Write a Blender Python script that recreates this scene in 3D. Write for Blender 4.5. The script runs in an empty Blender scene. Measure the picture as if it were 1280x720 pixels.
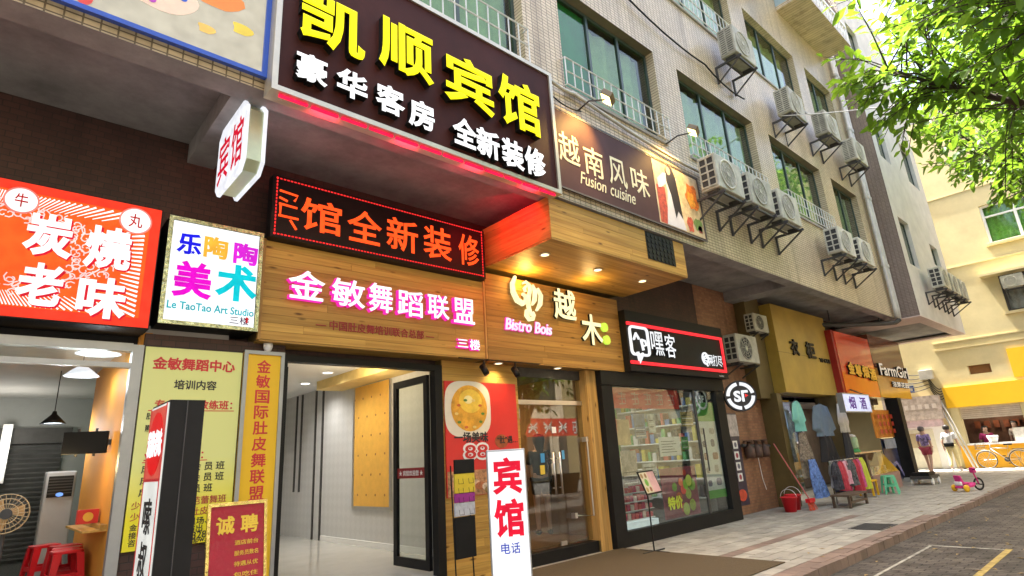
import bpy, bmesh, math, random
from mathutils import Vector, Matrix
random.seed(7)
R = math.radians
scene = bpy.context.scene
COL = scene.collection

# ------------------------------------------------------------------ camera, sky, sun, exposure
EXP = 2.6
YAW, PITCH, ROLL, FPX, CAMZ = 0.746825, 0.287487, -0.0629667, 716.88, 1.55
_f = Vector((math.sin(YAW)*math.cos(PITCH), math.cos(YAW)*math.cos(PITCH), math.sin(PITCH)))
_r0 = Vector((math.cos(YAW), -math.sin(YAW), 0)); _u0 = _r0.cross(_f)
_r = _r0*math.cos(ROLL) + _u0*math.sin(ROLL); _u = -_r0*math.sin(ROLL) + _u0*math.cos(ROLL)
cam = bpy.data.cameras.new('camera'); camo = bpy.data.objects.new('camera', cam); COL.objects.link(camo)
cam.sensor_width = 36; cam.lens = FPX/1280*36; cam.clip_start = 0.05; cam.clip_end = 2000
camo.matrix_world = Matrix(((_r.x, _u.x, -_f.x, 0), (_r.y, _u.y, -_f.y, 0), (_r.z, _u.z, -_f.z, CAMZ), (0, 0, 0, 1)))
scene.camera = camo
SUN_EL, SAZ = R(74), Vector((-0.15, 0.99))
sdir = Vector((SAZ.x*math.cos(SUN_EL), SAZ.y*math.cos(SUN_EL), math.sin(SUN_EL))).normalized()
w = bpy.data.worlds.new('World'); scene.world = w; w.use_nodes = True
wn = w.node_tree.nodes; wl = w.node_tree.links
sky = wn.new('ShaderNodeTexSky'); sky.sky_type = 'NISHITA'; sky.sun_disc = False
sky.sun_elevation = SUN_EL; sky.sun_rotation = math.atan2(SAZ.x, SAZ.y); sky.air_density = 1.0; sky.dust_density = 9.0
wn['Background'].inputs['Strength'].default_value = 0.13
wl.new(sky.outputs[0], wn['Background'].inputs['Color'])
sl = bpy.data.lights.new('sun', 'SUN'); sl.energy = 4.6; sl.angle = R(0.6); sl.color = (1, .95, .86)
so = bpy.data.objects.new('sun', sl); COL.objects.link(so); so.rotation_euler = (-sdir).to_track_quat('-Z', 'Y').to_euler()
so.location = (0, 0, 40)
scene.view_settings.view_transform = 'Standard'; scene.view_settings.look = 'None'
scene.view_settings.gamma = 1; scene.view_settings.use_curve_mapping = False
scene.view_settings.exposure = EXP
scene.cycles.use_denoising = True
scene.cycles.max_bounces = 8; scene.cycles.transparent_max_bounces = 12
scene.cycles.sample_clamp_indirect = 6
EM = 1/2**EXP

# ------------------------------------------------------------------ pixel -> point on a plane (1280 x 720)
def ray(px, py):
    return (_r*(px-640) - _u*(py-360) + _f*FPX).normalized()
def on(ax, c, px, py):
    d = ray(px, py); i = 'xyz'.index(ax); o = (0, 0, CAMZ); t = (c-o[i])/d[i]
    return Vector((0, 0, CAMZ)) + d*t
def fit(y, cx, cy, wpx, hpx):
    """centre and size in metres (x, z, w, h) of a mark on the wall y seen at a pixel box"""
    s = (521-cy)/(1459-cx)
    a = on('y', y, cx-wpx/2, cy-s*wpx/2); b = on('y', y, cx+wpx/2, cy+s*wpx/2)
    c = on('y', y, cx, cy); t = on('y', y, cx, cy-hpx/2); d = on('y', y, cx, cy+hpx/2)
    return c.x, c.z, b.x-a.x, t.z-d.z

# ------------------------------------------------------------------ materials
MATS = {}
def newmat(name):
    m = bpy.data.materials.new(name); m.use_nodes = True; MATS[name] = m
    nt = m.node_tree; return m, nt.nodes, nt.links, nt.nodes['Principled BSDF']
def pm(name, col, rough=.6, var=.12, scale=6, bump=0.0, metal=0, spec=.5, rnd=0.0, bscale=None, coat=0):
    """painted / plain surface with fine mottling"""
    if name in MATS: return MATS[name]
    m, n, l, p = newmat(name)
    p.inputs['Roughness'].default_value = rough; p.inputs['Metallic'].default_value = metal
    p.inputs['Specular IOR Level'].default_value = spec; p.inputs['Coat Weight'].default_value = coat
    geo = n.new('ShaderNodeNewGeometry')
    no = n.new('ShaderNodeTexNoise'); no.inputs['Scale'].default_value = scale; no.inputs['Detail'].default_value = 6
    no.inputs['Roughness'].default_value = .65
    l.new(geo.outputs['Position'], no.inputs['Vector'])
    cr = n.new('ShaderNodeValToRGB'); cr.color_ramp.elements[0].position = .3; cr.color_ramp.elements[1].position = .7
    cr.color_ramp.elements[0].color = tuple(max(0, c*(1-var)) for c in col)+(1,)
    cr.color_ramp.elements[1].color = tuple(min(1, c*(1+var*.7)) for c in col)+(1,)
    l.new(no.outputs[0], cr.inputs[0]); out = cr.outputs[0]
    if rnd:
        oi = n.new('ShaderNodeObjectInfo'); hv = n.new('ShaderNodeHueSaturation')
        mr = n.new('ShaderNodeMapRange'); mr.inputs['To Min'].default_value = 1-rnd; mr.inputs['To Max'].default_value = 1+rnd
        l.new(oi.outputs['Random'], mr.inputs[0]); l.new(mr.outputs[0], hv.inputs['Value']); l.new(out, hv.inputs['Color']); out = hv.outputs[0]
    l.new(out, p.inputs['Base Color'])
    if bump:
        nb = n.new('ShaderNodeTexNoise'); nb.inputs['Scale'].default_value = bscale or scale*8; nb.inputs['Detail'].default_value = 4
        l.new(geo.outputs['Position'], nb.inputs['Vector'])
        b = n.new('ShaderNodeBump'); b.inputs['Strength'].default_value = bump; b.inputs['Distance'].default_value = .01
        l.new(nb.outputs[0], b.inputs['Height']); l.new(b.outputs[0], p.inputs['Normal'])
    return m
def em(name, col, k=1.0, base=None):
    """something that gives off light; k = 1 shows the colour at full brightness"""
    if name in MATS: return MATS[name]
    m, n, l, p = newmat(name)
    p.inputs['Base Color'].default_value = (base or tuple(c*.22 for c in col))+(1,); p.inputs['Roughness'].default_value = .5; p.inputs['Specular IOR Level'].default_value = .12
    p.inputs['Emission Color'].default_value = col+(1,)
    geo = n.new('ShaderNodeNewGeometry'); no = n.new('ShaderNodeTexNoise'); no.inputs['Scale'].default_value = 9; no.inputs['Detail'].default_value = 2
    mr = n.new('ShaderNodeMapRange'); mr.inputs[1].default_value = .3; mr.inputs[2].default_value = .7; mr.inputs[3].default_value = k*EM*.78; mr.inputs[4].default_value = k*EM*1.12
    l.new(geo.outputs['Position'], no.inputs['Vector']); l.new(no.outputs[0], mr.inputs[0]); l.new(mr.outputs[0], p.inputs['Emission Strength'])
    return m
def brickmat(name, c1, c2, mortar, bw, bh, ms, axis='xz', rough=.5, off=.5, bump=.5, stain=.25, var=.3, spec=.5):
    m, n, l, p = newmat(name); p.inputs['Roughness'].default_value = rough; p.inputs['Specular IOR Level'].default_value = spec
    geo = n.new('ShaderNodeNewGeometry'); sep = n.new('ShaderNodeSeparateXYZ'); l.new(geo.outputs['Position'], sep.inputs[0])
    cb = n.new('ShaderNodeCombineXYZ')
    l.new(sep.outputs[axis[0].upper()], cb.inputs[0]); l.new(sep.outputs[axis[1].upper()], cb.inputs[1])
    b = n.new('ShaderNodeTexBrick'); b.offset = off
    b.inputs['Scale'].default_value = 1; b.inputs['Brick Width'].default_value = bw; b.inputs['Row Height'].default_value = bh
    b.inputs['Mortar Size'].default_value = ms; b.inputs['Mortar Smooth'].default_value = .2; b.inputs['Bias'].default_value = 0
    b.inputs['Color1'].default_value = c1+(1,); b.inputs['Color2'].default_value = c2+(1,); b.inputs['Mortar'].default_value = mortar+(1,)
    l.new(cb.outputs[0], b.inputs['Vector'])
    # weather stains: streaks with a shape of their own
    no = n.new('ShaderNodeTexNoise'); mp = n.new('ShaderNodeMapping'); mp.inputs['Scale'].default_value = (1.3, 1.3, .35)
    l.new(geo.outputs['Position'], mp.inputs[0]); l.new(mp.outputs[0], no.inputs['Vector']); no.inputs['Scale'].default_value = 1.2; no.inputs['Detail'].default_value = 7
    cr = n.new('ShaderNodeValToRGB'); cr.color_ramp.elements[0].position = .35; cr.color_ramp.elements[1].position = .65
    cr.color_ramp.elements[0].color = (1-stain,)*3+(1,); cr.color_ramp.elements[1].color = (1, 1, 1, 1); l.new(no.outputs[0], cr.inputs[0])
    mx = n.new('ShaderNodeMixRGB'); mx.blend_type = 'MULTIPLY'; mx.inputs[0].default_value = 1
    l.new(b.outputs['Color'], mx.inputs[1]); l.new(cr.outputs[0], mx.inputs[2])
    n2 = n.new('ShaderNodeTexNoise'); m2 = n.new('ShaderNodeMapping'); m2.inputs['Scale'].default_value = (4.5, 4.5, .16)
    l.new(geo.outputs['Position'], m2.inputs[0]); l.new(m2.outputs[0], n2.inputs['Vector']); n2.inputs['Scale'].default_value = 1; n2.inputs['Detail'].default_value = 5
    c2 = n.new('ShaderNodeValToRGB'); c2.color_ramp.elements[0].position = .30; c2.color_ramp.elements[1].position = .48
    c2.color_ramp.elements[0].color = (1-stain*1.1, 1-stain*1.2, 1-stain*1.35, 1); c2.color_ramp.elements[1].color = (1, 1, 1, 1); l.new(n2.outputs[0], c2.inputs[0])
    m3 = n.new('ShaderNodeMixRGB'); m3.blend_type = 'MULTIPLY'; m3.inputs[0].default_value = 1; l.new(mx.outputs[0], m3.inputs[1]); l.new(c2.outputs[0], m3.inputs[2])
    l.new(m3.outputs[0], p.inputs['Base Color'])
    bu = n.new('ShaderNodeBump'); bu.invert = True; bu.inputs['Strength'].default_value = bump; bu.inputs['Distance'].default_value = .006
    l.new(b.outputs['Fac'], bu.inputs['Height']); l.new(bu.outputs[0], p.inputs['Normal'])
    return m
def woodmat(name, dark, light, grain='x', rough=.5, knots=True):
    m, n, l, p = newmat(name); p.inputs['Roughness'].default_value = rough; p.inputs['Specular IOR Level'].default_value = .3
    geo = n.new('ShaderNodeNewGeometry'); oi = n.new('ShaderNodeObjectInfo')
    sc = {'x': (.5, 14, 14), 'y': (14, .5, 14), 'z': (14, 14, .5)}[grain]
    ad = n.new('ShaderNodeVectorMath'); ad.operation = 'ADD'
    ml = n.new('ShaderNodeVectorMath'); ml.operation = 'SCALE'; ml.inputs[0].default_value = (37, 53, 29)
    l.new(oi.outputs['Random'], ml.inputs['Scale']); l.new(geo.outputs['Position'], ad.inputs[0]); l.new(ml.outputs[0], ad.inputs[1])
    mp = n.new('ShaderNodeMapping'); mp.inputs['Scale'].default_value = sc; l.new(ad.outputs[0], mp.inputs[0])
    no = n.new('ShaderNodeTexNoise'); no.inputs['Scale'].default_value = 1.6; no.inputs['Detail'].default_value = 5; no.inputs['Distortion'].default_value = .6
    l.new(mp.outputs[0], no.inputs['Vector'])
    cr = n.new('ShaderNodeValToRGB'); cr.color_ramp.elements[0].position = .33; cr.color_ramp.elements[1].position = .66
    cr.color_ramp.elements[0].color = dark+(1,); cr.color_ramp.elements[1].color = light+(1,); l.new(no.outputs[0], cr.inputs[0])
    out = cr.outputs[0]
    if knots:
        mk = n.new('ShaderNodeMapping'); mk.inputs['Scale'].default_value = {'x': (2.2, 5, 8), 'y': (5, 2.2, 8), 'z': (8, 8, 2.2)}[grain]; l.new(ad.outputs[0], mk.inputs[0])
        vo = n.new('ShaderNodeTexVoronoi'); vo.inputs['Scale'].default_value = 1.0; l.new(mk.outputs[0], vo.inputs['Vector'])
        kr = n.new('ShaderNodeValToRGB'); kr.color_ramp.elements[0].position = .05; kr.color_ramp.elements[1].position = .16
        kr.color_ramp.elements[0].color = (.12, .055, .02, 1); kr.color_ramp.elements[1].color = (1, 1, 1, 1); l.new(vo.outputs['Distance'], kr.inputs[0])
        mx = n.new('ShaderNodeMixRGB'); mx.blend_type = 'MULTIPLY'; mx.inputs[0].default_value = .85
        l.new(out, mx.inputs[1]); l.new(kr.outputs[0], mx.inputs[2]); out = mx.outputs[0]
    hv = n.new('ShaderNodeHueSaturation'); mr = n.new('ShaderNodeMapRange'); mr.inputs['To Min'].default_value = .78; mr.inputs['To Max'].default_value = 1.16
    l.new(oi.outputs['Random'], mr.inputs[0]); l.new(mr.outputs[0], hv.inputs['Value']); l.new(out, hv.inputs['Color'])
    l.new(hv.outputs[0], p.inputs['Base Color'])
    bu = n.new('ShaderNodeBump'); bu.inputs['Strength'].default_value = .15; bu.inputs['Distance'].default_value = .004
    l.new(no.outputs[0], bu.inputs['Height']); l.new(bu.outputs[0], p.inputs['Normal'])
    return m
def glassmat(name, tint, refl=1.0, rough=.0):
    m = bpy.data.materials.new(name); m.use_nodes = True; n = m.node_tree.nodes; l = m.node_tree.links
    n.remove(n['Principled BSDF']); MATS[name] = m
    t = n.new('ShaderNodeBsdfTransparent'); t.inputs[0].default_value = tint+(1,)
    g = n.new('ShaderNodeBsdfGlossy'); g.inputs['Roughness'].default_value = rough
    lw = n.new('ShaderNodeLayerWeight'); lw.inputs[0].default_value = .5
    pw_ = n.new('ShaderNodeMath'); pw_.operation = 'POWER'; pw_.inputs[1].default_value = 4.5; l.new(lw.outputs['Facing'], pw_.inputs[0])
    ml = n.new('ShaderNodeMath'); ml.operation = 'MULTIPLY_ADD'; ml.inputs[1].default_value = .9; ml.inputs[2].default_value = .042*refl; ml.use_clamp = True
    mx = n.new('ShaderNodeMixShader'); l.new(pw_.outputs[0], ml.inputs[0]); l.new(ml.outputs[0], mx.inputs[0])
    l.new(t.outputs[0], mx.inputs[1]); l.new(g.outputs[0], mx.inputs[2]); l.new(mx.outputs[0], n['Material Output'].inputs[0])
    return m
def leafmat(name, c1, c2, tr):
    m = bpy.data.materials.new(name); m.use_nodes = True; n = m.node_tree.nodes; l = m.node_tree.links; MATS[name] = m
    p = n['Principled BSDF']; p.inputs['Roughness'].default_value = .42
    geo = n.new('ShaderNodeNewGeometry'); no = n.new('ShaderNodeTexNoise'); no.inputs['Scale'].default_value = 2.6; no.inputs['Detail'].default_value = 3
    l.new(geo.outputs['Position'], no.inputs['Vector'])
    ad = n.new('ShaderNodeMath'); ad.operation = 'MULTIPLY_ADD'; ad.inputs[1].default_value = .5; l.new(geo.outputs['Random Per Island'], ad.inputs[0])
    s2 = n.new('ShaderNodeMath'); s2.operation = 'MULTIPLY_ADD'; s2.inputs[1].default_value = 1.0; s2.inputs[2].default_value = -.25
    l.new(no.outputs[0], s2.inputs[0]); l.new(s2.outputs[0], ad.inputs[2])
    cr = n.new('ShaderNodeValToRGB'); cr.color_ramp.elements[0].color = c1+(1,); cr.color_ramp.elements[1].color = c2+(1,); l.new(ad.outputs[0], cr.inputs[0])
    l.new(cr.outputs[0], p.inputs['Base Color'])
    t = n.new('ShaderNodeBsdfTranslucent'); mt = n.new('ShaderNodeMixRGB'); mt.inputs[0].default_value = .5; mt.inputs[2].default_value = tr+(1,)
    l.new(cr.outputs[0], mt.inputs[1]); l.new(mt.outputs[0], t.inputs[0])
    mx = n.new('ShaderNodeMixShader'); mx.inputs[0].default_value = .45
    l.new(p.outputs[0], mx.inputs[1]); l.new(t.outputs[0], mx.inputs[2]); l.new(mx.outputs[0], n['Material Output'].inputs[0])
    return m

# ------------------------------------------------------------------ geometry helpers
class B:
    def __init__(s): s.v = []; s.f = []
    def box(s, x0, y0, z0, x1, y1, z1):
        x0, x1 = min(x0, x1), max(x0, x1); y0, y1 = min(y0, y1), max(y0, y1); z0, z1 = min(z0, z1), max(z0, z1)
        b = len(s.v)
        s.v += [Vector(q) for q in ((x0,y0,z0),(x1,y0,z0),(x1,y1,z0),(x0,y1,z0),(x0,y0,z1),(x1,y0,z1),(x1,y1,z1),(x0,y1,z1))]
        s.f += [tuple(b+i for i in q) for q in ((3,2,1,0),(4,5,6,7),(0,1,5,4),(1,2,6,5),(2,3,7,6),(3,0,4,7))]
        return s
    def quad(s, a, b, c, d):
        k = len(s.v); s.v += [Vector(a), Vector(b), Vector(c), Vector(d)]; s.f.append((k, k+1, k+2, k+3)); return s
    def tube(s, pts, r, n=8, cap=True, r2=None):
        pts = [Vector(p) for p in pts]; b = len(s.v); m = len(pts)
        for i, p in enumerate(pts):
            t = (pts[min(i+1, m-1)] - pts[max(i-1, 0)]).normalized()
            a = Vector((0, 0, 1)) if abs(t.z) < .9 else Vector((1, 0, 0))
            u = t.cross(a).normalized(); w_ = t.cross(u)
            rr = r if r2 is None else r+(r2-r)*i/(m-1)
            for k in range(n):
                an = 2*math.pi*k/n; s.v.append(p + u*math.cos(an)*rr + w_*math.sin(an)*rr)
        for i in range(m-1):
            for k in range(n):
                s.f.append((b+i*n+k, b+i*n+(k+1) % n, b+(i+1)*n+(k+1) % n, b+(i+1)*n+k))
        if cap:
            s.f.append(tuple(b+k for k in range(n))[::-1]); s.f.append(tuple(b+(m-1)*n+k for k in range(n)))
        return s
    def lathe(s, prof, c=(0, 0, 0), ax='z', n=20, cap=True):
        c = Vector(c); b = len(s.v); m = len(prof)
        for rr, h in prof:
            for k in range(n):
                an = 2*math.pi*k/n; a, d = math.cos(an)*rr, math.sin(an)*rr
                s.v.append(c + Vector({'z': (a, d, h), 'y': (a, h, -d), 'x': (h, a, d)}[ax]))
        for i in range(m-1):
            for k in range(n): s.f.append((b+i*n+k, b+i*n+(k+1) % n, b+(i+1)*n+(k+1) % n, b+(i+1)*n+k))
        if cap:
            if prof[0][0] > 1e-5: s.f.append(tuple(b+k for k in range(n))[::-1])
            if prof[-1][0] > 1e-5: s.f.append(tuple(b+(m-1)*n+k for k in range(n)))
        return s
    def prism(s, fr, pts, n0, n1):
        """polygon in a frame, from height n0 to n1 along its normal"""
        b = len(s.v); m = len(pts)
        s.v += [fr.p(u, v, n0) for u, v in pts] + [fr.p(u, v, n1) for u, v in pts]
        s.f.append(tuple(b+k for k in range(m))[::-1]); s.f.append(tuple(b+m+k for k in range(m)))
        for k in range(m): s.f.append((b+k, b+(k+1) % m, b+m+(k+1) % m, b+m+k))
        return s
    def torus(s, c, R0, r, ax='y', n=24, m=8, a0=0, a1=2*math.pi):
        c = Vector(c); full = abs(a1-a0-2*math.pi) < 1e-4; k0 = n if full else n+1; b = len(s.v)
        for i in range(k0):
            a = a0+(a1-a0)*i/n
            for j in range(m):
                q = 2*math.pi*j/m; rr = R0+r*math.cos(q); h = r*math.sin(q)
                x, y = rr*math.cos(a), rr*math.sin(a)
                s.v.append(c+Vector({'y': (x, h, y), 'x': (h, x, y), 'z': (x, y, h)}[ax]))
        for i in range(n if full else n):
            i2 = (i+1) % k0
            for j in range(m): s.f.append((b+i*m+j, b+i*m+(j+1) % m, b+i2*m+(j+1) % m, b+i2*m+j))
        return s
    def xf(s, M):
        s.v = [M @ q for q in s.v]; return s
    def mesh(s, name, mat, smooth=False):
        me = bpy.data.meshes.new(name); me.from_pydata([tuple(q) for q in s.v], [], s.f)
        if mat: me.materials.append(mat)
        bm = bmesh.new(); bm.from_mesh(me); bmesh.ops.recalc_face_normals(bm, faces=bm.faces); bm.to_mesh(me); bm.free()
        if smooth:
            for p in me.polygons: p.use_smooth = True
        return me
    def build(s, name, mat, parent=None, smooth=False, world=True, bevel=0):
        return link(name, s.mesh(name, mat, smooth), parent, world, bevel)
def link(name, me, parent=None, world=True, bevel=0):
    o = bpy.data.objects.new(name, me); COL.objects.link(o)
    if parent is not None:
        o.parent = parent
        if world: o.matrix_parent_inverse = wm(parent).inverted()
    if bevel:
        md = o.modifiers.new('bevel', 'BEVEL'); md.width = bevel; md.segments = 2; md.limit_method = 'ANGLE'
    return o
def wm(o):
    M = Matrix.LocRotScale(o.location, o.rotation_euler, o.scale)
    return (wm(o.parent) @ o.matrix_parent_inverse @ M) if o.parent else M
class Fr:
    def __init__(s, O, U, V): s.O, s.U, s.V = Vector(O), Vector(U), Vector(V); s.N = s.U.cross(s.V)
    def p(s, u, v, n=0): return s.O + s.U*u + s.V*v + s.N*n
def WY(y): return Fr((0, y, 0), (1, 0, 0), (0, 0, 1))          # wall facing -Y : u = x, v = z
def WX(x): return Fr((x, 0, 0), (0, -1, 0), (0, 0, 1))         # wall facing -X : u = -y, v = z
def rect(u0, v0, u1, v1): return [(u0, v0), (u1, v0), (u1, v1), (u0, v1)]
def circ(u, v, r, n=24, rv=None): return [(u+r*math.cos(2*math.pi*k/n), v+(rv or r)*math.sin(2*math.pi*k/n)) for k in range(n)]
def flat(name, fr, pts, mat, parent, lift=.003, th=.002): return B().prism(fr, pts, lift-th, lift).build(name, mat, parent)
def stroke(pts, wd):
    """a polyline widened to a ribbon polygon"""
    L, Rr = [], []
    for i, p in enumerate(pts):
        a = Vector(pts[max(i-1, 0)]); b = Vector(pts[min(i+1, len(pts)-1)]); t = (b-a).normalized(); nrm = Vector((-t.y, t.x))
        k = wd[i] if isinstance(wd, (list, tuple)) else wd
        L.append(tuple(Vector(p)+nrm*k/2)); Rr.append(tuple(Vector(p)-nrm*k/2))
    return L + Rr[::-1]
def ribbon(b, fr, pts, wd, n0, n1):
    poly = stroke(pts, wd); m = len(pts); 
    for i in range(m-1):
        a, c = poly[i], poly[i+1]; d, e = poly[2*m-2-i], poly[2*m-1-i]
        b.prism(fr, [e, d, c, a], n0, n1)
    return b
TXT = {}
def glyph(st, bold, shear):
    k = (st, bold, shear)
    if k not in TXT:
        cu = bpy.data.curves.new('t', 'FONT'); cu.body = st; cu.shear = shear; cu.resolution_u = 3; cu.fill_mode = 'FRONT'
        cu.extrude = 1.0; cu.bevel_depth = bold; cu.bevel_resolution = 0
        ob = bpy.data.objects.new('t', cu); COL.objects.link(ob)
        dg = bpy.context.evaluated_depsgraph_get(); me = bpy.data.meshes.new_from_object(ob.evaluated_get(dg))
        bpy.data.objects.remove(ob); bpy.data.curves.remove(cu)
        vs = [q.co.copy() for q in me.vertices]
        fs = [tuple(p.vertices) for p in me.polygons if max(vs[i].z for i in p.vertices) > .5]
        bpy.data.meshes.remove(me); TXT[k] = (vs, fs)
    return TXT[k]
def text(name, st, fr, u, v, mat, parent, w=None, h=None, depth=.004, base=.0, bold=0.0, shear=0.0, side=None):
    vs, fs = glyph(st, bold, shear)
    if not vs: return None
    x0 = min(q.x for q in vs); x1 = max(q.x for q in vs); y0 = min(q.y for q in vs); y1 = max(q.y for q in vs)
    if w and h: sx, sy = w/(x1-x0), h/max(y1-y0, 1e-6)
    elif w: sx = sy = w/(x1-x0)
    else: sx = sy = h/(y1-y0)
    cx, cy = (x0+x1)/2, (y0+y1)/2
    lev = lambda z: base+depth if z > 1+bold*.5 else (base+depth-min(.004, depth*.25) if z > .5 else base)
    V = [fr.p((q.x-cx)*sx+u, (q.y-cy)*sy+v, lev(q.z)) for q in vs]; mi = [1 if side and min(vs[i].z for i in f) < 0 else 0 for f in fs]
    me = bpy.data.meshes.new(name); me.from_pydata([tuple(q) for q in V], [], fs); me.materials.append(mat)
    if side:
        me.materials.append(side); me.polygons.foreach_set('material_index', mi)
    return link(name, me, parent)
def thing(name, label, cat, loc=(0, 0, 0), rotz=0, group=None):
    o = bpy.data.objects.new(name, None); COL.objects.link(o); o.location = loc; o.rotation_euler = (0, 0, rotz)
    o.empty_display_size = .1
    return tag(o, label, cat, group)
def tag(o, label, cat, group=None):
    o['label'] = label; o['category'] = cat
    if group: o['group'] = group
    return o
def struct(o): o['kind'] = 'structure'; return o
def stuff(o): o['kind'] = 'stuff'; return o
KIDS = {}
def dup(root, loc, rotz=0, label=None, group=None):
    if root not in KIDS: KIDS[root] = [(c, list(c.children)) for c in root.children]
    r = root.copy(); COL.objects.link(r); r.location = loc; r.rotation_euler = (0, 0, rotz)
    if label: r['label'] = label
    if group: r['group'] = group
    for c, gs in KIDS[root]:
        k = c.copy(); COL.objects.link(k); k.parent = r
        for g in gs:
            q = g.copy(); COL.objects.link(q); q.parent = k
    return r
def lamp(name, kind, loc, energy, col, parent=None, size=.1, aim=None, spot=None, blend=.6):
    L = bpy.data.lights.new(name, kind); L.energy = energy*EM*2.4; L.color = col
    if kind == 'AREA': L.size = size; L.shape = 'DISK'
    else: L.shadow_soft_size = size
    if spot: L.spot_size = spot; L.spot_blend = blend
    o = bpy.data.objects.new(name, L); COL.objects.link(o); o.location = loc
    if aim: o.rotation_euler = (Vector(aim)-Vector(loc)).to_track_quat('-Z', 'Y').to_euler()
    if parent:
        o.parent = parent; o.matrix_parent_inverse = wm(parent).inverted()
    return o

# ------------------------------------------------------------------ palette
M = {}
M['tile'] = brickmat('beige_wall_tile', (.69, .575, .385), (.585, .475, .305), (.20, .155, .095), .12, .06, .0075, 'xz', .34, 0, .8, .24)
M['tile_brown'] = brickmat('brown_wall_tile', (.30, .23, .18), (.25, .19, .15), (.13, .1, .08), .11, .05, .006, 'yz', .45, 0, .6, .2)
M['brick'] = brickmat('orange_brown_wall_tile', (.34, .17, .085), (.24, .105, .055), (.2, .12, .07), .13, .065, .005, 'xz', .55, .5, .4, .25)
M['brick_dark'] = brickmat('dark_red_brown_tile', (.085, .036, .025), (.06, .027, .02), (.035, .022, .016), .13, .065, .005, 'xz', .6, .5, .4, .3)
M['plaster'] = pm('grey_white_plaster', (.56, .54, .50), .8, .14, 1.6, .15)
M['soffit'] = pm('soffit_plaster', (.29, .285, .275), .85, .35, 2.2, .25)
M['cream'] = pm('cream_wall_paint', (.62, .53, .29), .8, .14, .9, .15)
M['yellow'] = pm('yellow_wall_paint', (.85, .50, .01), .6, .06, 1.5, .08)
M['pine'] = woodmat('pine_plank', (.40, .215, .045), (.57, .345, .08), 'x')
M['pine_y'] = woodmat('pine_plank_crosswise', (.40, .215, .045), (.57, .345, .08), 'y')
M['pine_brown'] = woodmat('stained_pine_plank', (.26, .135, .034), (.38, .215, .055), 'x')
M['pine_v'] = woodmat('pine_plank_upright', (.38, .205, .055), (.52, .31, .095), 'z')
M['black'] = pm('black_painted_metal', (.008, .008, .008), .45, .2, 5, 0, 0, .25)
M['blackp'] = pm('black_panel', (.011, .011, .011), .55, .3, 3, .05, 0, .2)
M['iron'] = pm('dark_iron', (.05, .048, .045), .6, .3, 9, .1)
M['alu'] = pm('aluminium', (.36, .37, .36), .4, .1, 4, 0, .5)
M['steel'] = pm('brushed_steel', (.62, .60, .56), .28, .08, 6, 0, .9)
M['galv'] = pm('galvanised_pipe', (.50, .49, .44), .5, .18, 3, .1, .2)
M['white'] = pm('white_paint', (.78, .78, .76), .5, .05, 3)
M['rail'] = pm('white_painted_rail', (.62, .63, .60), .5, .15, 4)
M['aircon'] = pm('aircon_cream_white', (.46, .45, .37), .6, .28, 5, 0, 0, .3, .22)
M['aircon_dark'] = pm('aircon_dark_grille', (.03, .03, .03), .6, .2, 8)
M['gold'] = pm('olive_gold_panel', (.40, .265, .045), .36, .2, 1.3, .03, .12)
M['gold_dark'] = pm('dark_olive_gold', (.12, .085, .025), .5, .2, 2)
M['frame_win'] = pm('dark_green_window_frame', (.035, .06, .05), .4, .15, 5)
M['glass'] = glassmat('clear_glass', (.93, .96, .95), 1.1)
M['glass_win'] = glassmat('window_glass', (.74, .83, .68), 1.0)
M['glass_shop'] = glassmat('shop_glass', (.84, .88, .87), 2.2)
M['curtain'] = pm('pale_green_curtain', (.52, .60, .48), .8, .15, 5)
M['green_sheet'] = pm('green_plastic_sheet', (.01, .26, .10), .5, .2, 3)
M['mat_brown'] = pm('brown_coir_mat', (.09, .062, .028), .95, .3, 60, .8, bscale=260)
M['asphalt'] = pm('asphalt', (.07, .066, .06), .9, .2, 3, .5)
M['paver'] = pm('grey_sidewalk_paver', (.35, .325, .27), .75, .3, 2.5, .3, rnd=.16)
M['paver_red'] = pm('reddish_sidewalk_paver', (.22, .155, .12), .75, .25, 2.5, .3, rnd=.15)
M['mortar'] = pm('sidewalk_joint', (.13, .12, .10), .9, .2, 8, .2)
M['roadbrick'] = brickmat('road_paver', (.135, .112, .09), (.09, .074, .06), (.04, .033, .027), .23, .115, .009, 'yx', .8, .5, .8, .55)
M['concrete'] = pm('concrete', (.36, .35, .33), .85, .15, 2, .3)
M['skin'] = pm('skin', (.55, .34, .25), .5, .05, 12)
M['hair'] = pm('dark_hair', (.02, .015, .012), .5, .2, 30)

# ------------------------------------------------------------------ the ground
def sheet(name, x0, y0, x1, y1, z, mat): return struct(B().quad((x0, y0, z), (x1, y0, z), (x1, y1, z), (x0, y1, z)).build(name, mat))
sheet('ground', -400, -400, 400, 400, -.16, M['asphalt'])
sheet('road', -120, -7.5, 140, 3.36, -.125, M['roadbrick'])
sidewalk = struct(B().box(-30, 3.47, -.15, 30.6, 14, -.025).build('sidewalk', M['mortar']))
pw, ph, gap = .40, .20, .008
pv = B().box(0, 0, -.04, pw-gap, ph-gap, 0).mesh('paver', M['paver']); pvr = B().box(0, 0, -.04, pw-gap, ph-gap, 0).mesh('paver', M['paver_red'])
cells = []
for j in range(23):
    y = 3.47+j*ph
    for i in range(66):
        x = 4.4+i*pw+(pw/2 if j % 2 else 0)
        if x+pw > 30.5: continue
        cells.append((x*x+y*y, x, y, j))
cells.sort(); near = [c for c in cells if c[1] > 7.2 and not (c[1] < 8.0 and c[2] > 3.9)]
ind = set(near[:300]); rest = B()
for c in cells:
    _, x, y, j = c; z = random.uniform(-.0035, .0015)
    if c in ind:
        o = link('paver', pvr if j in (0, 6) else pv, sidewalk); o.location = (x, y, z)
    else: rest.box(x, y, -.04+z, x+pw-gap, y+ph-gap, z)
stuff(rest.build('paver_field', M['paver'], sidewalk))
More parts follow.
